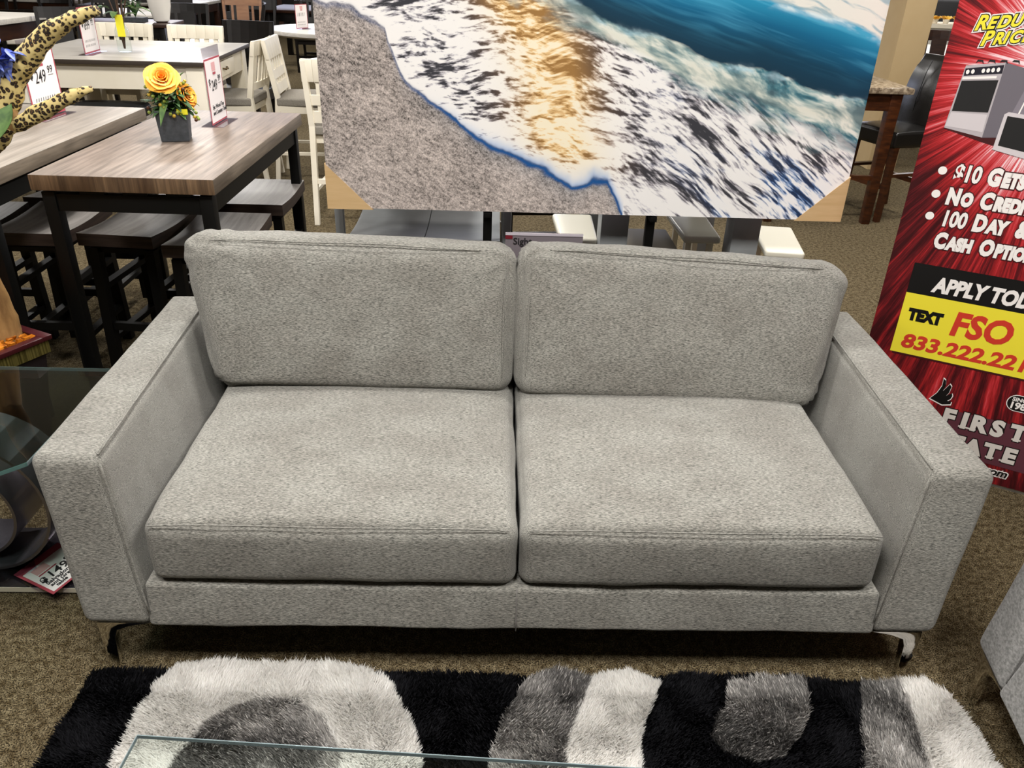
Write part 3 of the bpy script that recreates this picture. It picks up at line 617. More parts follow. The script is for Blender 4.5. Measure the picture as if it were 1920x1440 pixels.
# ------------------------------------------------------------------ counter tables and stools
def counter_table(name, label, loc, rz, W, D, H, top, side, end, leg=.042, inset=.02, group=None, th=.052):
    t = thing(name, label, 'table', loc, rz, group)
    o = MB().box(0, W, 0, D, H - th, H).build('tabletop', [top, side, end], t, bevel=.006)
    for p in o.data.polygons:
        n = p.normal; p.material_index = 0 if abs(n.z) > .7 else (2 if abs(n.y) > .7 else 1)
    for x in (inset, W - inset - leg):
        for y in (inset, D - inset - leg):
            MB().box(x, x + leg, y, y + leg, 0, H - th - .008).build('leg', blackm, t, bevel=.002)
    a = MB(); z0, z1 = H - th - .072, H - th - .016
    for y in (inset + .006, D - inset - leg + .006): a.box(inset + leg, W - inset - leg, y, y + .03, z0, z1)
    for x in (inset + .006, W - inset - leg + .006): a.box(x, x + .03, inset + leg, D - inset - leg, z0, z1)
    a.build('apron', blackm, t)
    r = MB()
    for y in (inset + .008, D - inset - leg + .008): r.box(inset + leg, W - inset - leg, y, y + .025, .10, .13)
    r.box(W/2 - .013, W/2 + .013, inset + leg, D - inset - leg, .10, .13); r.build('stretcher', blackm, t)
    m = MB()
    for k in range(3): m.box(inset + .12 + k*.14, inset + .2 + k*.14, inset + .008, inset + .03, z1, H - th)
    m.build('bracket', blackm, t)
    return t
t1 = counter_table('counter_table', 'grey-brown plank counter table holding the orange rose arrangement', (-1.565, 1.10, 0), math.radians(-.6), .592, 1.225, .914, greyw_top, greyw_side, greyw_end)
t2 = counter_table('counter_table', 'grey counter table at the left edge with the large price card, beside the brown-ended one', (-2.27, 1.08, 0), math.radians(-.8), .58, 1.27, .914, greyt2, greyw_side, greyw_side)
def stool(label, loc, rz, group, top=stoolw, side=stools, H=.61, W=.29, D=.43):
    t = thing('counter_stool', label, 'stool', loc, rz, group)
    m = MB(); n = 12; f = lambda v: -.013*math.sin(PI*v)
    V = []; F = []
    for i in range(n+1):
        v = i/n; y = (v - .5)*D
        for x in (-W/2, W/2): V += [(x, y, H + f(v)), (x, y, H + f(v)*.8 - .048)]
    for i in range(n):
        b = i*4; F += [(b, b+2, b+6, b+4), (b+1, b+5, b+7, b+3), (b, b+4, b+5, b+1), (b+2, b+3, b+7, b+6)]
    F += [(0, 1, 3, 2), (4*n, 4*n+2, 4*n+3, 4*n+1)]
    o = mesh_obj('seat', V, F, [top, side], t)
    bm = bmesh.new(); bm.from_mesh(o.data); bmesh.ops.recalc_face_normals(bm, faces=bm.faces); bm.to_mesh(o.data); bm.free()
    for p in o.data.polygons: p.material_index = 0 if abs(p.normal.z) > .7 else 1
    for x in (-1, 1):
        for y in (-1, 1):
            MB().bar((x*(W/2 - .028), y*(D/2 - .03), 0), (x*(W/2 - .035), y*(D/2 - .045), H - .066), .038, .038).build('leg', blackm, t)
    m = MB()
    for z in (.16, .38):
        for x in (-1, 1): m.bar((x*(W/2-.03), -D/2+.035, z), (x*(W/2-.03), D/2-.035, z), .022, .022, .032, .032)
    for y in (-1, 1): m.bar((-W/2+.03, y*(D/2-.035), .22), (W/2-.03, y*(D/2-.035), .22), .022, .022, .032, .032, up=(0, 0, 1))
    m.build('footrest', blackm, t)
    m = MB(); m.box(-W/2+.03, W/2-.03, -D/2+.04, D/2-.04, H - .085, H - .066); m.build('seat_frame', blackm, t)
    return t
sg = 'counter stools under the plank tables'
s0 = stool('grey-topped counter stool sticking out past the right side of the brown-ended table', (-1.12, 2.10, 0), 0, sg)
dup(s0, (-1.475, 1.645, 0), math.radians(-5), 'counter stool turned slightly, left one of the two in front under the brown-ended table', sg)
dup(s0, (-1.135, 1.545, 0), 0, 'reddish-brown counter stool half hidden behind the left back cushion of the sofa', sg)
dup(s0, (-1.40, 2.20, 0), 0, 'counter stool deepest under the brown-ended table, mostly in shadow', sg)
dup(s0, (-1.83, 1.64, 0), 0, 'grey counter stool under the left table, seen between two black table legs', sg)
dup(s0, (-2.16, 1.62, 0), 0, 'counter stool under the left table, cut off by the left edge of the photo', sg)
dup(s0, (-1.93, 2.12, 0), 0, 'pale counter stool seat behind the near one under the left table', sg)

# ------------------------------------------------------------------ price cards in clear holders
def scribble(parent, org, U, V, w, h, seed, n=1):
    r = random.Random(seed)
def sign(label, loc, rz, w, h, price, cents, lines, tilt=0, group=None, name='price_sign', cardh=None, lift=0):
    """stands in the local xz plane facing -y"""
    t = thing(name, label, 'sign', loc, rz, group)
    MB().box(0, w, .0, .003, .002, h).build('holder', acryl, t)
    MB().box(0, w, -.045, .045, 0, .003).build('holder_foot', acryl, t)
    ch = cardh or h*.86
    b = w*.035
    MB().box(b*.4, w - b*.4, -.0006, -.0001, .006, ch).build('card', cardr, t)
    MB().box(b*.4 + b, w - b*.4 - b, -.0012, -.0006, .006 + b, ch - b).build('card', cardw, t)
    F = (1, 0, 0); Z = (0, 0, 1)
    k = w / .215
    MB().box(w*.40, w*.62, -.0018, -.0012, ch*.80, ch*.93).build('header_print', pinkp, t)
    MB().box(w*.43, w*.60, -.0022, -.0016, ch*.75, ch*.785).build('header_print', cardr, t)
    def strokes(x0, x1, z, hh, n):
        m = MB()
        for q_ in range(n):
            xa = x0 + (x1 - x0)*q_/n; m.hexa([[[(xa + a*(x1-x0)/n*.55 + (hh*.3 if zz else 0), -.0018 - .0004*y_, z + zz*hh) for zz in (0, 1)] for y_ in (0, 1)] for a in (0, .35)])
        m.build('handwriting', ink, t)
    if not price: strokes(w*.18, w*.8, ch*.52, ch*.14, 5)
    if not lines:
        for i in range(2): strokes(w*.16, w*.8, ch*(.26 - .10*i), ch*.05, 9)
    if not price: return t
    text('$', .040*k, ink, (w*.13, -.0018, ch*.60), F, Z, t, 'handwriting', .0012)
    text(price, .060*k, ink, (w*.27, -.0018, ch*.52), F, Z, t, 'handwriting', .0001, .15, sx=.8)
    text(cents, .036*k, ink, (w*.68, -.0018, ch*.63), F, Z, t, 'handwriting', .0001, .15)
    MB().box(w*.70, w*.85, -.002, -.0014, ch*.60, ch*.607).build('handwriting', ink, t)
    for i, l in enumerate(lines): text(l, .024*k, ink, (w*.16, -.0018, ch*(.25 - .09*i)), F, Z, t, 'handwriting', .0002, .1)
    return t
sign('tall clear price card reading 249.99 behind the orange roses', (-1.238, 1.93, .9145), PI/2, .205, .30, '249', '99', ('5pc Wood Top', 'and Counter Table'))
sign('large price card reading 249.99 on the left counter table', (-1.962, 1.94, .9145), math.radians(88), .245, .31, '249', '99', ())

# ------------------------------------------------------------------ rose arrangement
pl = thing('rose_arrangement', 'orange roses and berries in a slate square planter on the counter table', 'flower arrangement', (-1.296, 1.685, .9145), math.radians(14))
slate = M('slate_grey_planter', '#3a3e42', .7, col2='#474b50', ns=(60, 60, 60))
rbox('planter', [[[(sx*(.050 if z == 0 else .058), sy*(.050 if z == 0 else .058), z) for z in (0, .112)] for sy in (-1, 1)] for sx in (-1, 1)], .003, (2, 2, 2), slate, pl)
leafm = M('glossy_green_leaf', '#345220', .6, col2='#567534', ns=(30, 30, 30)); dleaf = M('deep_green_leaf', '#25421c', .65, col2='#365a28', ns=(30, 30, 30)); sage = M('sage_leaf', '#5d7a66', .5)
def leaf(parent, base, d, L, W, mat, curl=.25, name='leaf'):
    base = Vector(base); d = Vector(d).normalized(); s = d.cross(Vector((0, 0, 1)))
    s = s.normalized() if s.length > .01 else Vector((1, 0, 0)); n = s.cross(d); V = []; F = []; N = 7
    for i in range(N+1):
        v = i/N; w_ = W*math.sin(PI*min(1, v*1.0 + .04))**.8*(1 - .25*v) if i < N else 0
        c = base + d*(L*v) - Vector((0, 0, 1))*(curl*L*v*v)
        V += [c - s*w_/2 + n*w_*.18, c, c + s*w_/2 + n*w_*.18]
    for i in range(N):
        b = i*3; F += [(b, b+1, b+4, b+3), (b+1, b+2, b+5, b+4)]
    V2 = V + [v - n*.0008 for v in V]; m = len(V); F2 = F + [tuple(i+m for i in f[::-1]) for f in F]
    return mesh_obj(name, V2, F2, mat, parent, smooth=True)
orange = M('orange_petal', '#f8ae2a', .55, col2='#ffca50', ns=(25, 25, 25), sheen=.2); orange2 = M('deep_orange_petal', '#f28c1c', .55, col2='#fcae38', ns=(25, 25, 25))
yedge = M('yellow_petal', '#f6cf45', .5)
def rose(parent, c, ax, R, mats):
    t = bpy.data.objects.new('rose', None)
    ax = Vector(ax).normalized(); X = ax.orthogonal().normalized(); Y = ax.cross(X); c = Vector(c)
    m = MB(); rr = random.Random(int(c.x*1e4)); V = []; F = []
    def petal(mb, ang, r0, r1, h0, h1, wdt):
        N = 6; base = len(mb.V)
        for i in range(N+1):
            v = i/N; r = r0 + (r1 - r0)*v**1.1; hh = h0 + (h1 - h0)*math.sin(v*PI/2) - (.18*R*max(0, v-.7)*(r1/R))
            for j in range(N+1):
                u = j/N*2 - 1; a = ang + u*wdt*(1 - .25*v**3)*(1.0); tip = 1 - .10*u*u*v
                mb.V.append(tuple(c + (X*math.cos(a) + Y*math.sin(a))*(r*(1 + .10*v*abs(u))) + ax*(hh*tip)))
        for i in range(N):
            for j in range(N): b = base + i*(N+1) + j; mb.F.append((b, b+1, b+N+2, b+N+1))
    inner = MB(); outer = MB()
    for k, (r1, h1, n, w_) in enumerate(((.16, .62, 2, 1.8), (.30, .60, 3, 1.3), (.45, .58, 3, 1.2))):
        for i in range(n): petal(inner, i*2*PI/n + k*1.1, R*.04*(k+1), R*r1, -R*.5, R*h1, w_)
    for k, (r1, h1, n, w_) in enumerate(((.68, .55, 4, .95), (.90, .48, 5, .85), (1.08, .26, 5, .8))):
        for i in range(n): petal(outer, i*2*PI/n + k*.7 + .3, R*.2, R*r1, -R*.5, R*h1, w_)
    o = outer.build('rose', mats[0], parent, smooth=True)
    q = inner.build('inner_petals', mats[1], o, smooth=True)
    return o
rose(pl, (-.016, -.020, .218), (.08, -.75, .62), .056, (orange, orange2))
rose(pl, (.052, .0, .158), (.75, -.45, .35), .044, (orange2, orange))
leaf(pl, (.05, -.03, .135), (.9, -.2, -.35), .045, .016, yedge)
rr = random.Random(4)
for i in range(150):
    a = rr.uniform(0, 2*PI); el = rr.uniform(-.25, 1.0); r = rr.uniform(.012, .045)
    leaf(pl, (r*math.cos(a), r*math.sin(a), rr.uniform(.105, .185)), (math.cos(a), math.sin(a), el), rr.uniform(.04, .062), rr.uniform(.020, .030), rr.choice([dleaf, dleaf, leafm]), .3)
leaf(pl, (.0, -.035, .165), (-.35, -.75, -.45), .095, .034, leafm, .55); leaf(pl, (.03, -.03, .15), (.7, -.5, -.1), .07, .03, dleaf, .5)
for d_ in ((-1, -.1, .2), (-1, .2, .05)): leaf(pl, (-.05, .0, .14), d_, .06, .012, sage, .1)
leaf(pl, (.04, .02, .22), (.6, .1, .8), .035, .02, leafm)
bgrn = M('green_berry', '#7c8a35', .3); bylw = M('amber_berry', '#b89a30', .3); bbrn = M('brown_berry', '#4a2a18', .3)
bco = [(-.075, -.03, .195), (-.066, -.045, .17), (-.052, -.052, .165), (-.08, -.02, .12), (-.078, -.03, .105), (.045, -.02, .2), (.055, -.01, .205), (.052, -.025, .185), (.040, -.035, .178), (.060, .0, .21), (.03, -.045, .19),
       (-.035, -.062, .155), (-.015, -.062, .148), (-.03, -.066, .137), (-.018, -.07, .128), (.004, -.06, .158), (.0, -.07, .105), (.012, -.072, .098), (.025, -.068, .11), (.078, -.03, .115), (.086, -.03, .102), (.080, -.04, .088), (.088, -.03, .085), (.084, -.045, .078), (.092, -.035, .08), (-.06, -.04, .178)]
for i, p in enumerate(bco):
    m = (bgrn, bylw, bgrn, bbrn)[i % 4]
    MB().lathe([(.0012, -.0065), (.005, -.0045), (.0068, 0), (.005, .0045), (.0012, .0065)], p, 10).build('berry', m, pl, smooth=True)
MB().box(.022, .060, -.0605, -.0595, .100, .120).build('price_sticker', M('bright_yellow_sticker', '#f0e832', .6), pl)

# ------------------------------------------------------------------ chairs
def chair(label, loc, rz, frame, seatm, style='slots', H=.98, sh=.47, W=.44, D=.42, group=None, cat='chair', name='dining_chair', lean=.10, arms=False):
    """front faces local -y, back at +y"""
    t = thing(name, label, cat, loc, rz, group)
    w = W/2; d = D/2; P = .036
    rbox('seat', [[[(sx*w*(1 if sy < 0 else .93), sy*d, sh - (.055 if z == 0 else 0)) for z in (0, 1)] for sy in (-1, 1)] for sx in (-1, 1)], .012, (4, 4, 2), seatm, t, bulge=(0, 0, .014))
    fr = MB(); fr.box(-w + .02, w - .02, -d + .02, d - .02, sh - .105, sh - .05); fr.build('seat_frame', frame, t)
    for s in (-1, 1):
        MB().bar((s*(w - .025), -d + .025, 0), (s*(w - .025), -d + .025, sh - .05), .03, P).build('leg', frame, t)
        m = MB(); m.bar((s*(w - .035), d + .05, 0), (s*(w - .04), d - .01, sh), .030, P); m.bar((s*(w - .04), d - .01, sh), (s*(w - .02), d + lean, H - .01), P, .03); m.build('leg', frame, t)
    m = MB(); z = sh*.45
    m.bar((-w + .03, -d + .025, z), (w - .03, -d + .025, z), .02, .02, .03, .03, up=(0, 0, 1)); m.bar((-w + .03, d + .02, z), (w - .03, d + .02, z), .02, .02, .03, .03, up=(0, 0, 1))
    for s in (-1, 1): m.bar((s*(w - .028), -d + .03, z - .06), (s*(w - .03), d + .02, z - .06), .02, .02, .03, .03)
    m.build('stretcher', frame, t)
    def Y(z): return d - .01 + (lean + .01)*(z - sh)/(H - sh)
    def slab(mb, x0, x1, z0, z1, th=.018, bow=.02):
        n = 6 if x1 - x0 > .2 else 1
        for i in range(n):
            xa = x0 + (x1 - x0)*i/n; xb = x0 + (x1 - x0)*(i+1)/n
            B = lambda x: bow*(1 - (x/w)**2)
            mb.hexa([[[(x, Y(z) + B(x) + yy, z) for z in (z0, z1)] for yy in (-th/2, th/2)] for x in (xa, xb)])
    ww = w - .035
    if style == 'slots':      # wide top, broad centre splat, two narrow slots either side
        m = MB(); slab(m, -w + .01, w - .01, H - .10, H); m.build('top_rail', frame, t)
        m = MB(); slab(m, -ww, ww, sh + .12, sh + .22); m.build('lower_rail', frame, t)
        m = MB(); slab(m, -.075, .075, sh + .2, H - .08); m.build('splat', frame, t)
        for s in (-1, 1):
            m = MB(); slab(m, s*.125 - .014, s*.125 + .014, sh + .2, H - .08); m.build('slat', frame, t)
    elif style == 'slats':
        m = MB(); slab(m, -w + .005, w - .005, H - .10, H, .024); m.build('top_rail', frame, t, bevel=.003)
        m = MB(); slab(m, -ww, ww, sh + .05, sh + .10); m.build('lower_rail', frame, t)
        for k in range(5):
            x = -ww*.8 + 1.6*ww*k/4; m = MB(); slab(m, x - .018, x + .018, sh + .09, H - .09, .012); m.build('slat', frame, t)
    elif style == 'grid':
        m = MB(); slab(m, -w + .005, w - .005, H - .13, H, .026, .0); m.build('top_rail', frame, t, bevel=.004)
        for z in (H - .22, sh + .14): 
            m = MB(); slab(m, -ww, ww, z - .015, z + .015, .02, 0); m.build('cross_rail', frame, t)
        m = MB(); slab(m, -ww, ww, sh + .02, sh + .09, .02, 0); m.build('lower_rail', frame, t)
        for x in (-.12, -.04, .04, .12):
            m = MB(); slab(m, x - .014, x + .014, sh + .08, H - .12, .014, 0); m.build('slat', frame, t)
    elif style == 'wide':
        m = MB(); slab(m, -w, w, H - .22, H, .02); m.build('top_rail', frame, t)
        m = MB(); slab(m, -ww, ww, sh + .08, sh + .14); m.build('lower_rail', frame, t)
    elif style == 'solid':
        rbox('backrest', [[[(sx*w, Y(z) + yy, z) for z in (sh + .02, H + .02)] for yy in (-.03, .035)] for sx in (-1, 1)], .02, (4, 2, 4), seatm, t)
    return t
R = math.radians
# white counter-height set in the middle distance
def big_table(label, x0, x1, y0, y1, H, top, body, rz=0, legw=.09, apron=.12, th=.03, group=None, over=.03, name='dining_table'):
    t = thing(name, label, 'table', ((x0+x1)/2, (y0+y1)/2, 0), rz, group); w = (x1-x0)/2; d = (y1-y0)/2
    MB().box(-w, w, -d, d, H - th, H).build('tabletop', top, t, bevel=.004)
    a = MB(); i = over + .01
    a.box(-w + i, w - i, -d + i, -d + i + .02, H - th - apron, H - th); a.box(-w + i, w - i, d - i - .02, d - i, H - th - apron, H - th)
    a.box(-w + i, -w + i + .02, -d + i, d - i, H - th - apron, H - th); a.box(w - i - .02, w - i, -d + i, d - i, H - th - apron, H - th); a.build('apron', body, t)
    for sx in (-1, 1):
        for sy in (-1, 1):
            cx = sx*(w - over - legw/2); cy = sy*(d - over - legw/2)
            MB().box(cx - legw/2, cx + legw/2, cy - legw/2, cy + legw/2, 0, H - th).build('leg', body, t, bevel=.003)
    return t
wt_edge = M('dark_brown_table_rim', '#3a322b', .5)
wt = big_table('white counter table with silvery top and a bracket-handled drawer, carrying a glass vase', -3.25, -1.97, 3.97, 5.22, .914, greytop, whitew, R(3.0), .11, .15, .028)
wtop = [c for c in wt.children if c.name.startswith('tabletop')][0]; wtop.data.materials.append(wt_edge)
for p_ in wtop.data.polygons: p_.material_index = 0 if p_.normal.z > .7 else 1
dr = MB().box(.60, .615, -.33, .20, .765, .865).build('drawer', whitew, wt, bevel=.002)
MB().tube([(.618, -.14, .82), (.635, -.11, .812), (.636, -.09, .825), (.635, -.07, .812), (.618, -.04, .82)], .006, 6).build('handle', M('aged_bronze', '#6b5636', .35, .8), dr, smooth=True)
wg = 'white slat-back chairs around the white counter table'
wc = chair('white slat-back chair on the far side of the white table, behind the vase', (-2.53, 5.36, 0), 0, whitew, greyseat, 'slats', 1.0, .62, .46, .40, wg, name='counter_chair', lean=.06)
dup(wc, (-3.10, 5.36, 0), 0, 'white slat-back chair on the far side of the white table, behind the narrow price card', wg)
dup(wc, (-2.02, 4.74, 0), R(-92), 'white chair with wavy vertical slats at the right end of the white table', wg)
wc2 = chair('white ladder-grid chair with grey seat, back to back with the slatted chair', (-1.465, 4.86, 0), R(93), whitew, greyseat, 'grid', 1.0, .61, .50, .44, name='counter_chair', lean=.05)
wc3 = chair('white chair whose post and foot show at the left side of the beach canvas', (-1.02, 3.84, 0), R(178), whitew, greyseat, 'grid', 1.0, .61, .44, .44, name='counter_chair', lean=.02)
dleafT = thing('drop_leaf_table', 'small rounded white-topped table between the white chairs by the canvas edge', 'table', (-.92, 4.25, 0))
MB().lathe([(.44, .89), (.455, .9), (.455, .91), (.45, .914)], (0, 0, 0), 40).build('tabletop', M('dark_rimmed_white_top', '#cfccc4', .3), dleafT, smooth='auto')
MB().lathe([(.38, .79), (.38, .888)], (0, 0, 0), 32).build('apron', whitew, dleafT, smooth='auto')
MB().lathe([(.16, 0), (.16, .03), (.06, .06), (.05, .3), (.08, .6), (.06, .79)], (0, 0, 0), 20).build('pedestal', blackw, dleafT, smooth='auto')
sg2 = 'dark cushioned stools on the near side of the white counter table'
def cush_stool(label, loc, rz, seat, frame, group, W=.46, D=.42, H=.62, thick=.09):
    t = thing('counter_stool', label, 'stool', loc, rz, group)
    rbox('seat', [[[(sx*W/2, sy*D/2, H - (thick if z == 0 else 0)) for z in (0, 1)] for sy in (-1, 1)] for sx in (-1, 1)], .025, (5, 5, 2), seat, t, bulge=(0, 0, .02))
    for sx in (-1, 1):
        for sy in (-1, 1): MB().box(sx*(W/2-.03)-.02, sx*(W/2-.03)+.02, sy*(D/2-.03)-.02, sy*(D/2-.03)+.02, 0, H - thick).build('leg', frame, t)
    m = MB()
    for sy in (-1, 1): m.box(-W/2+.05, W/2-.05, sy*(D/2-.03)-.01, sy*(D/2-.03)+.01, .2, .235)
    m.build('footrest', frame, t); return t
cushd = M('dark_charcoal_cushion', '#2c2c2b', .4, spec=.5)
c0 = cush_stool('dark cushioned stool under the white table, left of the orange roses', (-2.66, 4.05, 0), 0, cushd, greyw_side, sg2)
dup(c0, (-3.2, 3.98, 0), 0, 'dark cushioned stool under the white table, behind the left price card', sg2)
bch = thing('counter_bench', 'grey wooden bench seat behind the tall price card, under the white table end', 'bench', (-2.02, 3.72, 0), R(4))
MB().box(-.26, .22, -.2, .2, .57, .61).build('seat', M('dusk_grey_wood', '#57524d', .45, col2='#6e6862', ns=(4, 40, 40)), bch, bevel=.004)
for sx in (-.22, .18):
    for sy in (-.16, .16): MB().box(sx - .02, sx + .02, sy - .02, sy + .02, 0, .57).build('leg', blackm, bch)
# vase with stems on the white table
vs = thing('glass_vase', 'square clear glass bottle vase of green stems with a yellow tag', 'vase', (-2.62, 4.44, .9145))
MB().lathe([(.040, 0), (.045, .01), (.045, .13), (.03, .17), (.024, .20), (.028, .215)], (0, 0, 0), 20).build('vase_glass', tglass, vs, smooth='auto')
stm = M('brown_stem', '#4a3426', .6); rr = random.Random(11)
for i in range(5):
    a = rr.uniform(-1, 1)*.5; b = rr.uniform(-.5, .5); m = MB()
    m.tube([(0, 0, .02), (a*.06, b*.06, .2), (a*.18, b*.15, .36), (a*.35, b*.2, .52)], [.006, .005, .004, .003], 6); m.build('stem', stm, vs, smooth=True)
for i in range(15):
    a = rr.uniform(0, 2*PI); z = rr.uniform(.22, .48); r = rr.uniform(.02, .12)
    leaf(vs, (r*math.cos(a), r*math.sin(a), z), (math.cos(a), math.sin(a), rr.uniform(-.2, .6)), rr.uniform(.07, .12), rr.uniform(.04, .06), rr.choice([leafm, dleaf, sage]), .4)
for p in ((.11, -.02, .47), (.05, -.05, .50)):
    for k in range(5): leaf(vs, p, (math.cos(k*1.26), math.sin(k*1.26), .5), .05, .035, M('cream_petal', '#e6dcb8', .5), .2, name='petal')
MB().box(-.006, .045, -.056, -.053, .10, .235).build('price_tag', M('bright_yellow_sticker', '#f0d832', .6), vs)
sign('narrow price card reading 899.99 on the white table, left of the glass vase', (-2.765, 4.16, .9145), R(94), .27, .33, '899', '99', ())

# ------------------------------------------------------------------ furniture further back on the left
bg = 'dark dining chairs in the back left of the store'
bs = chair('near-black chair with four narrow back slots, behind the white slat chairs', (-3.50, 8.05, 0), R(8), blackw, leather, 'slots', 1.0, .48, .48, .44, bg)
bw = chair('black chair with a broad curved top rail, right of the slot-back chair', (-2.31, 5.93, 0), R(-6), blackw, leather, 'wide', 1.0, .48, .46, .44, bg)
dup(bw, (-3.12, 8.75, 0), R(-75), 'black chair at the left end of the oval grey table', bg)
dup(bs, (-4.26, 6.9, 0), R(20), 'black chair back beside the tip of the upper leopard-print branch', bg)
dup(bs, (-4.9, 9.3, 0), R(5), 'black slot-back chair deep behind the glass vase', bg)
dup(bs, (-4.15, 9.4, 0), R(5), 'black slot-back chair left of the white pot', bg)
dup(bw, (-6.35, 10.9, 0), R(10), 'dark chair far back at the upper left corner', bg)
dup(bw, (-7.2, 10.8, 0), R(10), 'dark chair cut off by the upper left corner', bg)
bb = chair('brown wooden chair with a wide centre splat behind the slot-back chair', (-3.28, 9.35, 0), R(4), M('walnut_brown_wood', '#6a4a34', .45, col2='#7d5a40', ns=(5, 5, 40)), leather, 'slots', 1.02, .48, .50, .44)
dc = chair('charcoal leather chair beyond the oval grey table', (-2.12, 9.95, 0), R(2), M('charcoal_paint', '#2b2b2c', .5), dleather, 'solid', .98, .48, .62, .5)
big_table('light grey rectangular table right of the white pot, seen between black chairs', -3.10, -2.62, 6.62, 7.7, .76, whitetop, blackw, R(6), .06, .08, .03)
ov = thing('oval_table', 'oval pale grey dining table with dark underside behind the white chairs', 'table', (-1.88, 8.7, 0), R(-8))
MB().lathe([(.84, .70), (.87, .72), (.87, .752), (.865, .76)], (0, 0, 0), 48, 1, .92).build('tabletop', whitetop, ov, smooth='auto')
MB().lathe([(.5, 0), (.5, .05), (.12, .09), (.12, .70)], (0, 0, 0), 24).build('pedestal', blackm, ov, smooth='auto')
sign('white price card standing on the oval grey table', (-2.36, 8.42, .762), R(60), .2, .30, '', '', ())
bt = big_table('brown-edged table with a pale reflective top at the upper left corner', -6.05, -4.62, 6.45, 7.55, .914, whitetop, darkbr, R(-3), .10, .14, .045)
bch2 = chair('white seat and black frame chair under the brown-edged table', (-5.35, 8.35, 0), R(200), blackw, M('ivory_vinyl', '#ddd6c8', .5), 'wide', .9, .6, .52, .46)
dt = big_table('dark table carrying the white pot of grass, behind the white slat chairs', -4.0, -3.17, 6.62, 7.2, .914, darkbr, blackw, R(4), .06, .1, .03)
pt = thing('white_pot_plant', 'small white round pot of green grass on the dark table', 'potted plant', (-3.27, 6.87, .9145))
MB().lathe([(.045, 0), (.07, .015), (.10, .14), (.105, .2), (.09, .2), (.08, .17)], (0, 0, 0), 24).build('pot', M('white_ceramic', '#e9e6df', .25), pt, smooth='auto')
for i in range(40):
    a = rr.uniform(0, 2*PI); r = rr.uniform(0, .07); leaf(pt, (r*math.cos(a), r*math.sin(a), .18), (math.cos(a)*.35, math.sin(a)*.35, 1), rr.uniform(.10, .2), .012, rr.choice([leafm, dleaf, M('straw_green_leaf', '#8b8a4a', .5)]), .25)
sp = thing('spiky_plant', 'small dark spiky plant in a grey tray left of the white pot', 'potted plant', (-3.5, 6.84, .9145))
MB().box(-.09, .09, -.06, .06, 0, .04).build('tray', slate, sp)
for i in range(26):
    a = rr.uniform(0, 2*PI); leaf(sp, (0, 0, .04), (math.cos(a)*.5, math.sin(a)*.5, 1), rr.uniform(.12, .2), .022, dleaf, .15)
big_table('pale topped table seen through the dark chairs behind the vase', -5.7, -4.3, 9.75, 11.0, .76, whitetop, blackw, R(3), .07, .1, .03)
big_table('long pale table furthest back on the left', -9.2, -4.8, 12.2, 13.6, .76, whitetop, darkbr, 0, .08, .12, .04)
big_table('dark brown table far back above the oval table', -3.6, -.4, 11.6, 13.0, .76, darkbr, blackw, 0, .08, .12, .04)
for i, (x, y, a, l) in enumerate([(-3.5, 10.95, 0, 'dark chair at the left end of the far brown table'), (-2.7, 10.95, 0, 'dark chair second from the left at the far brown table'), (-1.9, 10.95, 0, 'dark chair third from the left at the far brown table'),
                                  (-8.2, 11.9, 0, 'dark chair at the left of the furthest pale table'), (-7.3, 11.9, 0, 'dark chair at the middle of the furthest pale table'), (-6.4, 11.9, 0, 'dark chair at the right of the furthest pale table'), (-5.3, 11.6, 0, 'dark chair right of the corner of the furthest pale table'),
                                  (-4.0, 11.6, 0, 'dark chair behind the brown splat-back chair')]):
    dup(bs if i % 2 else bw, (x, y, 0), R(a), l, bg)
cb = thing('sideboard', 'tall dark sideboard against the back of the store on the left', 'cabinet', (-5, 16, 0))
MB().box(-6, 5.0, 0, .5, 0, 1.15).build('body', darkbr, cb)
for k in range(10): MB().box(-5.95 + k*1.1, -4.95 + k*1.1, -.02, -.001, .1, 1.05).build('door', blackw, cb)

# ------------------------------------------------------------------ grey and white set behind the canvas
gt = big_table('grey painted counter table hidden behind the canvas, its slim legs showing below', -.675, -.005, 1.49, 2.3, .914, greypaint, greypaint, 0, .032, .06, .03, over=.0)
g1 = stool('grey counter stool under the left part of the canvas', (-.485, 1.70, 0), 0, 'grey stools showing under the canvas', greypaint, greypaint)
dup(g1, (-.192, 1.69, 0), 0, 'grey counter stool right of the first, beside the black post', 'grey stools showing under the canvas')
gt2 = big_table('grey painted counter table with broad panel legs under the right part of the canvas', .335, .945, 1.46, 2.2, .914, greypaint, greypaint, 0, .105, .06, .03, over=.0)
pn = MB().box(-.21, .03, -.30, .02, .30, .56).build('shelf_box', warmgrey, gt2, bevel=.01)
ivory = M('ivory_gloss_seat', '#d9d6c6', .3, spec=.5)
def shell_stool(label, loc, group):
    t = thing('shell_stool', label, 'stool', loc, 0, group)
    rbox('seat', [[[(sx*(.075 if sy < 0 else .085), sy*.17, .61 - (.03 if z == 0 else 0)) for z in (0, 1)] for sy in (-1, 1)] for sx in (-1, 1)], .012, (3, 3, 2), ivory, t)
    for s in (-1, 1):
        MB().bar((s*.045, -.12, 0), (s*.045, -.12, .58), .022).build('leg', whitew, t); MB().bar((s*.045, .12, 0), (s*.045, .12, .58), .022).build('leg', whitew, t)
    return t
w1 = shell_stool('glossy ivory stool seat left of the broad grey panel legs', (.262, 1.70, 0), 'ivory stools under the canvas')
dup(w1, (.79, 1.25, 0), 0, 'glossy ivory stool seat between the broad grey legs', 'ivory stools under the canvas') if False else None
dup(w1, (.765, 1.76, 0), 0, 'glossy ivory stool seat in front of the warm grey panel', 'ivory stools under the canvas')
dup(w1, (1.07, 1.60, 0), R(-8), 'glossy ivory stool at the right end under the canvas', 'ivory stools under the canvas')
dup(bw, (.20, 3.0, 0), R(5), 'black chair legs seen below the middle of the canvas', bg)

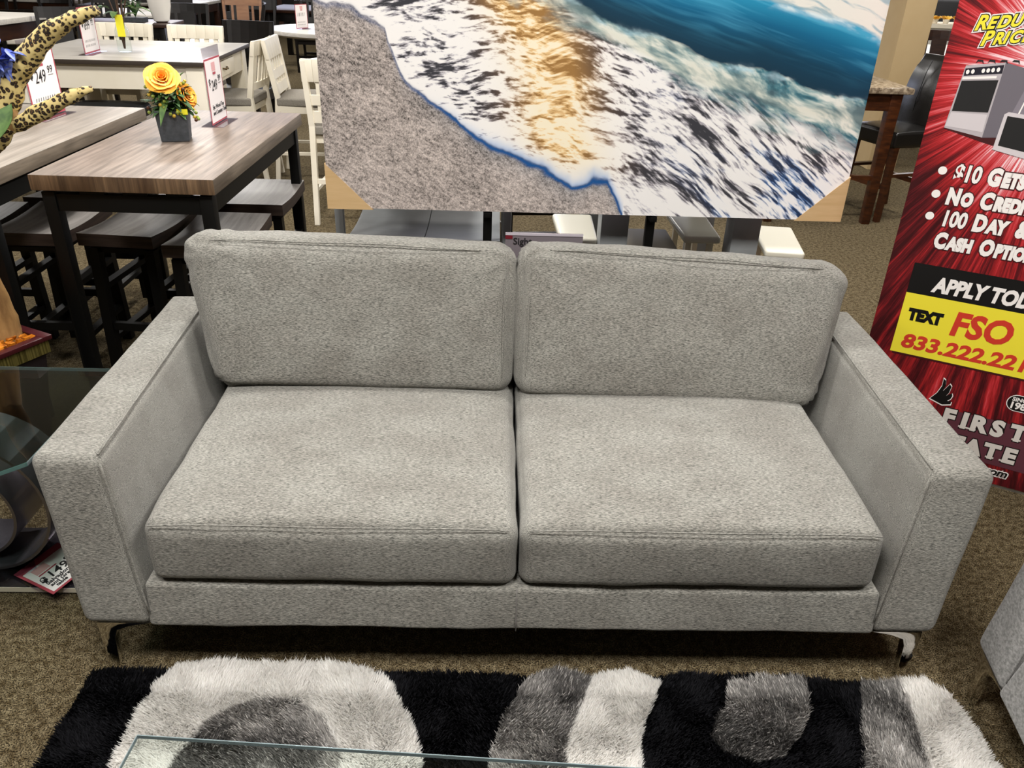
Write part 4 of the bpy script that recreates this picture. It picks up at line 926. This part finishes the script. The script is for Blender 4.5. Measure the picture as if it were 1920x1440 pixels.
# ------------------------------------------------------------------ right: bar table, leather stool, far pieces
br = thing('bar_table', 'cherry wood counter table with brown marble-look top beside the column', 'table', (1.75, 3.86, 0), R(0))
MB().box(0, .86, 0, .70, .865, .905).build('tabletop', marble, br, bevel=.012)
MB().box(.05, .79, .05, .08, .755, .865).build('apron', cherry, br)
for x in (.05, .74):
    for y in (.04, .61):
        MB().bar((x + .03, y + .03, 0), (x + .03, y + .03, .865), .055, .075).build('leg', cherry, br, bevel=.003)
MB().box(.1, .79, .06, .09, .30, .33).build('stretcher', cherry, br)
bs2 = thing('leather_bar_stool', 'black leather bar stool with rolled back and brown legs at the marble-topped table', 'stool', (2.72, 4.21, 0), R(-70))
rbox('seat', [[[(sx*.21, sy*.2, .61 - (.10 if z == 0 else 0)) for z in (0, 1)] for sy in (-1, 1)] for sx in (-1, 1)], .02, (5, 5, 3), leather, bs2, bulge=(0, 0, .02))
V = []; F = []; N = 14
for i in range(N+1):
    v = i/N; z = .50 + .56*v; y = .19 + .05*v + .10*max(0, v - .45)**1.3*1.8; th = .05 + .035*math.sin(PI*min(1, max(0, (v - .5)*2)))
    if v > .92: th *= .6
    for x in (-.215, -.20, 0, .20, .215):
        e = .35 if abs(x) > .21 else 1; V += [(x, y - th/2*e, z), (x, y + th/2*e, z)]
for i in range(N):
    b = i*10
    for k in range(4): F += [(b+2*k, b+2*k+2, b+12+2*k, b+10+2*k), (b+2*k+1, b+11+2*k, b+13+2*k, b+3+2*k)]
    F += [(b, b+10, b+11, b+1), (b+8, b+9, b+19, b+18)]
F += [(0, 1, 3, 5, 7, 9, 8, 6, 4, 2), tuple(10*N + k for k in (0, 2, 4, 6, 8, 9, 7, 5, 3, 1))]
mesh_obj('backrest', V, F, leather, bs2, smooth=True)
for x in (-.07, .07): MB().tube([(x, .185 + .0*v, .52 + .53*v) for v in (0, .5)] + [(x, .215, .95), (x, .245, 1.03)], .003, 6).build('seam', blackm, bs2)
for sx in (-1, 1):
    MB().bar((sx*.19, -.17, 0), (sx*.18, -.16, .51), .035, .045).build('leg', cherry, bs2); MB().bar((sx*.18, .25, 0), (sx*.18, .18, .51), .035, .045).build('leg', cherry, bs2)
m = MB(); m.bar((-.18, -.17, .24), (.18, -.17, .24), .02, .02, .035, .035, up=(0, 0, 1)); m.bar((-.18, .2, .24), (.18, .2, .24), .02, .02, .035, .035, up=(0, 0, 1))
for sx in (-1, 1): m.bar((sx*.185, -.17, .32), (sx*.18, .2, .32), .02, .02, .035, .035)
m.build('footrest', cherry, bs2)
ch_ = chair('dark brown chair with a slotted back between the column and the banner', (4.55, 7.3, 0), R(-12), darkbr, leather, 'slots', 1.02, .48, .50, .46)
chair('white slat chair partly hidden behind the left side of the column', (3.35, 7.2, 0), R(160), whitew, greyseat, 'slats', .95, .47, .44, .44)
big_table('white-framed low table near the foot of the column', 3.62, 4.25, 6.15, 6.8, .62, M('sage_grey_paint', '#a8a795', .6), M('sage_grey_paint', '#a8a795', .6), R(6), .07, .08, .04)
big_table('white dining table behind the dark brown chair on the right', 4.7, 6.2, 7.9, 9.2, .76, M('bright_white_top', '#d8d5cc', .4), whitew, R(4), .09, .12, .04)
wcab = thing('white_cabinet', 'white cabinet topped with yellow flowers between column and banner', 'cabinet', (5.95, 10.0, 0))
MB().box(-.5, .7, 0, .5, 0, .9).build('body', M('cool_white_paint', '#cfccc4', .5), wcab, bevel=.006); MB().box(-.53, .73, -.03, .53, .9, .95).build('top', whitew, wcab)
for x in (-.47, .12): MB().box(x, x + .55, -.018, -.002, .08, .85).build('door', M('cool_white_paint', '#cfccc4', .5), wcab)
yf = M('golden_yellow_petal', '#f0b22c', .5, col2='#f7cf55', ns=(30, 30, 30))
fl = None
for k in range(5):
    c = thing('yellow_flower_bunch', 'bunch of yellow flowers in the row on the white cabinet', 'flowers', (5.62 + .15*k, 10.1, .951), rr.uniform(0, 6), 'yellow flowers on the white cabinet')
    MB().lathe([(.03, 0), (.045, .05)], (0, 0, 0), 10).build('bowl', whitew, c)
    for j in range(9):
        a = rr.uniform(0, 2*PI)
        for q_ in range(3): leaf(c, (.03*math.cos(a), .03*math.sin(a), .05), (math.cos(a + q_*.5), math.sin(a + q_*.5), .6 + .4*q_), .075, .05, yf, .25, name='petal')
ac = thing('grey_armchair', 'grey armchair with white piping at the very top, above the yellow flowers', 'armchair', (6.75, 12.2, 0), R(-15))
rbox('backrest', [[[(sx*(.5 if z == 0 else .45), yy, .35 + z*.85) for z in (0, 1)] for yy in (.0, .25)] for sx in (-1, 1)], .06, (6, 3, 5), dleather, ac)
rbox('seat', [[[(sx*.5, yy, .12 + z*.33) for z in (0, 1)] for yy in (-.6, .1)] for sx in (-1, 1)], .04, (5, 5, 2), dleather, ac)
MB().tube([(-.47, -.01, .4), (-.43, -.01, 1.15), (-.3, -.01, 1.2)], .012, 6).build('piping', whitew, ac, smooth=True)
big_table('dark display table far back on the right', 7.4, 10.5, 13, 15, .76, darkbr, blackw, 0)

# ------------------------------------------------------------------ left foreground: side table, planter, branches
sd = thing('side_table', 'glass-topped side table on a curved brushed metal base beside the left sofa arm', 'side table', (-1.40, .225, 0))
def chf(w, d, c): return [(-w, -d + c), (-w + c, -d), (w - c, -d), (w, -d + c), (w, d - .008), (w - .008, d), (-w + c, d), (-w, d - c)]
MB().prism(chf(.30, .25, .045), lambda x, y, k: (x, y, .54 + .01*k)).build('glass_top', smoke, sd)
e = MB(); po = chf(.3005, .2505, .045); pi = chf(.2985, .2485, .045)
far = MB()
for i in range(8):
    j = (i+1) % 8; (e if i in (0, 1, 2, 7) else far).hexa([[[(*a, .5405 + .009*z) for z in (0, 1)] for a in (po[q_], pi[q_])] for q_ in (i, j)])
e.build('glass_edge', gedge, sd); far.build('glass_edge', gedge2, sd)
MB().box(-.26, .24, -.035, .22, .004, .022).build('base_plate', M('dark_mirror_base', '#5b585c', .12, .8), sd, bevel=.003)
MB().box(-.26, .24, -.0365, -.0355, .006, .022).build('base_edge', M('cream_white_painted_wood', '#e2dac6'), sd)
def band(c, r, a0, a1, y0, y1, th=.008, n=40):
    m = MB()
    for i in range(n):
        a, b = a0 + (a1-a0)*i/n, a0 + (a1-a0)*(i+1)/n
        m.hexa([[[(c[0] + rr_*math.cos(q_), y, c[1] + rr_*math.sin(q_)) for rr_ in (r, r + th)] for y in (y0, y1)] for q_ in (a, b)])
    return m
bandm = M('brushed_grey_steel', '#86828a', .25, .85)
band((-.05, .245), .205, 0, 2*PI, .02, .175).build('curved_band', bandm, sd, smooth='auto')
band((-.10, .20), .14, -2.4, 1.2, .05, .21).build('curved_band', bandm, sd, smooth='auto')
# fallen price card leaning on the base
ps = thing('price_sign', 'price card reading 149.99 lying tilted at the foot of the side table', 'sign', (-1.36, .165, 0), 0)
Un = Vector((.80, -.60, .0)).normalized(); 
def local_sign(t, org, Ux, Vx, w, h):
    Ux = Vector(Ux).normalized(); Vx = Vector(Vx).normalized(); W = Ux.cross(Vx); org = Vector(org)
    def pl_(name, x0, x1, y0, y1, d0, d1, mat, bev=0):
        m = MB(); m.hexa([[[org + Ux*x + Vx*y + W*z for z in (d0, d1)] for y in (y0, y1)] for x in (x0, x1)]); return m.build(name, mat, t)
    return pl_, Ux, Vx, W, org
# text runs away from the camera: baseline direction and up direction from the photo
pl_, Ux, Vx, W, og = local_sign(ps, (.123, .0, .030), (.44, .90, .08), (-.88, .46, -.02), .20, .26)
pl_('holder', -.014, .15, -.02, .185, -.004, -.001, acryl)
pl_('card', -.006, .135, -.007, .158, -.001, 0, cardr); pl_('card', .002, .128, .0, .130, 0, .0006, cardw)
pl_('header_print', .020, .062, .092, .122, .0006, .0010, pinkp); pl_('header_print', .020, .075, .083, .088, .0006, .0010, cardr)
for s_, sz, x, y in (('$', .030, .008, .052), ('149', .042, .030, .050), ('.', .046, .084, .050), ('99', .028, .094, .068), ('Salvador w', .020, .010, .034), ('and Grey', .018, .012, .020), ('table', .017, .020, .007)):
    text(s_, sz, ink, og + Ux*x + Vx*y + W*.0008, Ux, Vx, ps, 'handwriting', .0006 if s_ != '$' else .002, .12)
ps2 = tag(MB().bar((-1.44, .24, .034), (-1.36, .30, .040), .13, .13, .004, .004, up=(0, 0, 1)).build('acrylic_holder', acryl), 'empty clear acrylic holder lying behind the fallen price card', 'sign holder')

# planter on its dark stand with pebbles, trunk and leopard print branches
pp = thing('tree_planter', 'burgundy-rimmed square planter of amber glass pebbles with a gold ribbed band', 'planter', (-1.78, .79, 0), R(-27))
burg = M('burgundy_lacquer', '#3b1216', .3, spec=.5); gold = M('ribbed_gold_band', '#8d8248', .35, .6, col2='#4a431e', ns=(160, 160, 2)); 
cx = .205
MB().hexa([[[(sx*(.15 if z == 0 else cx - .01), sy*(.15 if z == 0 else cx - .01), z) for z in (0, .40)] for sy in (-1, 1)] for sx in (-1, 1)]).build('pot', M('dark_plum_pot', '#1c1416', .5), pp)
m = MB()
for a, b, c_, d_ in ((-cx, cx, -cx, -cx + .012), (-cx, cx, cx - .012, cx), (-cx, -cx + .012, -cx + .012, cx - .012), (cx - .012, cx, -cx + .012, cx - .012)): m.box(a, b, c_, d_, .395, .44)
m.build('band', gold, pp)
m = MB(); k_ = cx + .01
for a, b, c_, d_ in ((-k_, k_, -k_, -cx + .02), (-k_, k_, cx - .02, k_), (-k_, -cx + .02, -cx + .02, cx - .02), (cx - .02, k_, -cx + .02, cx - .02)): m.box(a, b, c_, d_, .44, .455)
m.build('rim', burg, pp, bevel=.002)
amb = M('amber_glass_pebble', '#7a3a08', .12, col2='#c87a22', ns=(40, 40, 40), spec=.9, coat=.6)
MB().box(-.19, .19, -.19, .19, .38, .43).build('pebble_bed', amb, pp)
pv = MB()
for i in range(900):
    x = rr.uniform(-.178, .178); y = rr.uniform(-.178, .178); z = .437 + rr.uniform(-.006, .018) + .02*math.exp(-((x)**2 + y*y)/.015); r = rr.uniform(.006, .012)
    P8 = [[[(x + (r*(1 if a else -1))*rr.uniform(.5, 1.1), y + (r*(1 if b else -1))*rr.uniform(.5, 1.1), z + (r*.6*(1 if c else -1))*rr.uniform(.5, 1.1)) for c in (0, 1)] for b in (0, 1)] for a in (0, 1)]
    pv.hexa(P8)
tag(pv.build('pebbles', amb, pp), kind='stuff')
tr = thing('branch_tree', 'artificial tree of driftwood trunk and leopard-print wrapped branches at the left edge', 'artificial tree', (0, 0, 0))
bark = M('tan_driftwood', '#6b4a26', .7, col2='#b08a55', ns=(18, 18, 5), lo=.3, hi=.7, detail=6, bump=.6, bns=(60, 60, 14))
def leopard():
    m = bpy.data.materials.new('leopard_print_fabric'); m.use_nodes = True; nt = m.node_tree; N = nt.nodes; L = nt.links; b = N['Principled BSDF']; b.inputs['Roughness'].default_value = .7
    tc = N.new('ShaderNodeTexCoord'); nz = N.new('ShaderNodeTexNoise'); nz.inputs['Scale'].default_value = 45; nz.inputs['Detail'].default_value = 2; L.new(tc.outputs['Object'], nz.inputs[0])
    mx = N.new('ShaderNodeMix'); mx.data_type = 'VECTOR'; mx.inputs[0].default_value = .018
    vm = N.new('ShaderNodeVectorMath'); vm.operation = 'ADD'; sc = N.new('ShaderNodeVectorMath'); sc.operation = 'SCALE'; sc.inputs[3].default_value = .014; L.new(nz.outputs[1], sc.inputs[0]); L.new(tc.outputs['Object'], vm.inputs[0]); L.new(sc.outputs[0], vm.inputs[1])
    v = N.new('ShaderNodeTexVoronoi'); v.inputs['Scale'].default_value = 88; v.inputs['Randomness'].default_value = .85; L.new(vm.outputs[0], v.inputs['Vector'])
    r = N.new('ShaderNodeValToRGB'); e = r.color_ramp.elements; e[0].position = .0; e[0].color = lin('#6b4a22'); e[1].position = .60; e[1].color = lin('#cdb97c')
    for p, c in ((.14, '#6a4820'), (.21, '#1d120a'), (.43, '#22150b'), (.49, '#b39c60')):
        k = e.new(p); k.color = lin(c)
    L.new(v.outputs['Distance'], r.inputs[0]); L.new(r.outputs[0], b.inputs['Base Color']); return m
leo = leopard()
def limb(name, pts, rad, mat, seed, n=16):
    # interpolate and roughen a limb
    P = [Vector(p) for p in pts]; out = []; rd = []
    for i in range(len(P)-1):
        for k in range(7):
            v = k/7; p0 = P[max(i-1, 0)]; p1 = P[i]; p2 = P[i+1]; p3 = P[min(i+2, len(P)-1)]
            out.append(.5*((2*p1) + (p2-p0)*v + (2*p0-5*p1+4*p2-p3)*v*v + (3*p1-p0-3*p2+p3)*v**3)); rd.append(rad[i] + (rad[i+1]-rad[i])*v)
    out.append(P[-1]); rd.append(rad[-1])
    m = MB(); m.tube(out, rd, n); 
    o = m.build(name, mat, tr, smooth=True); bm = bmesh.new(); bm.from_mesh(o.data); bm.normal_update()
    for v in bm.verts: v.co += v.normal*(.006*mn.noise(v.co*22 + Vector((seed, 0, 0))) + .004*mn.noise(v.co*55))
    bm.to_mesh(o.data); bm.free(); return o
limb('trunk', [(-1.645, .88, .40), (-1.645, .88, .55), (-1.66, .87, .72), (-1.68, .84, .95)], [.058, .050, .044, .038], bark, 1)
limb('trunk', [(-1.675, .85, .88), (-1.60, .78, 1.0), (-1.48, .72, 1.07), (-1.385, .70, 1.13)], [.034, .034, .034, .033], bark, 2)
limb('branch', [(-1.43, .70, 1.07), (-1.345, .70, 1.19), (-1.298, .70, 1.264), (-1.243, .70, 1.322), (-1.185, .70, 1.37), (-1.125, .70, 1.404), (-1.055, .70, 1.426)], [.028, .032, .030, .029, .025, .018, .012], leo, 3)
limb('branch', [(-1.40, .69, 1.125), (-1.32, .69, 1.150), (-1.24, .69, 1.185), (-1.16, .68, 1.222), (-1.10, .68, 1.245)], [.022, .019, .020, .016, .006], leo, 4)
limb('branch', [(-1.42, .70, 1.08), (-1.36, .69, 1.14), (-1.325, .69, 1.155), (-1.335, .69, 1.20), (-1.35, .7, 1.25)], [.02, .022, .02, .016, .012], bark, 5)
limb('branch', [(-1.335, .685, 1.145), (-1.36, .685, 1.115), (-1.40, .685, 1.075)], [.020, .022, .014], leo, 6)
leaf(tr, (-1.322, .60, 1.13), (.18, .6, .75), .105, .080, leafm, .05); leaf(tr, (-1.36, .72, 1.30), (1, 0, .1), .06, .035, leafm, .3)
bluep = M('violet_blue_petal', '#3a4fb0', .5, col2='#8fa2e8', ns=(40, 40, 40), lo=.4, hi=.7)
for k in range(44):
    a = rr.uniform(0, 2*PI); b = rr.uniform(-.9, .9); 
    leaf(tr, (-1.305 + rr.uniform(-.04, .03), .665, 1.325 + rr.uniform(-.035, .035)), (math.cos(a), -.4 + math.sin(a)*.5, b), .045, .02, bluep, .1, name='petal')
sh2 = tag(MB().box(-.11, .10, -.0015, .0, -.07, .05).build('card_holder', acryl), 'empty clear card sleeve edge lying on the sofa back behind the gap between cushions', 'card holder')
sh2.location = (.09, .895, .80)
tgo = thing('sofa_tag', 'small sign tucked behind the sofa back cushions, showing through the gap between them', 'sign', (-.035, .905, .72))
MB().box(0, .24, 0, .004, 0, .105).build('card', M('mauve_grey_card', '#6f676c', .6), tgo)
MB().box(0, .24, -.002, .0, .097, .105).build('plastic_edge', M('lilac_clear_plastic', '#b5aeb6', .15), tgo)
MB().box(-.0, .022, -.0015, .0, .085, .097).build('red_corner', M('dark_red_print', '#6a1522', .5), tgo)
text('Sight', .030, ink, (.024, -.001, .068), (1, 0, 0), (0, 0, 1), tgo, 'lettering', .0005)
MB().box(0, .24, .0, .02, -.12, 0).build('stem', acryl, tgo)
bpy.data.objects.remove(sh2)
bpy.context.view_layer.update()
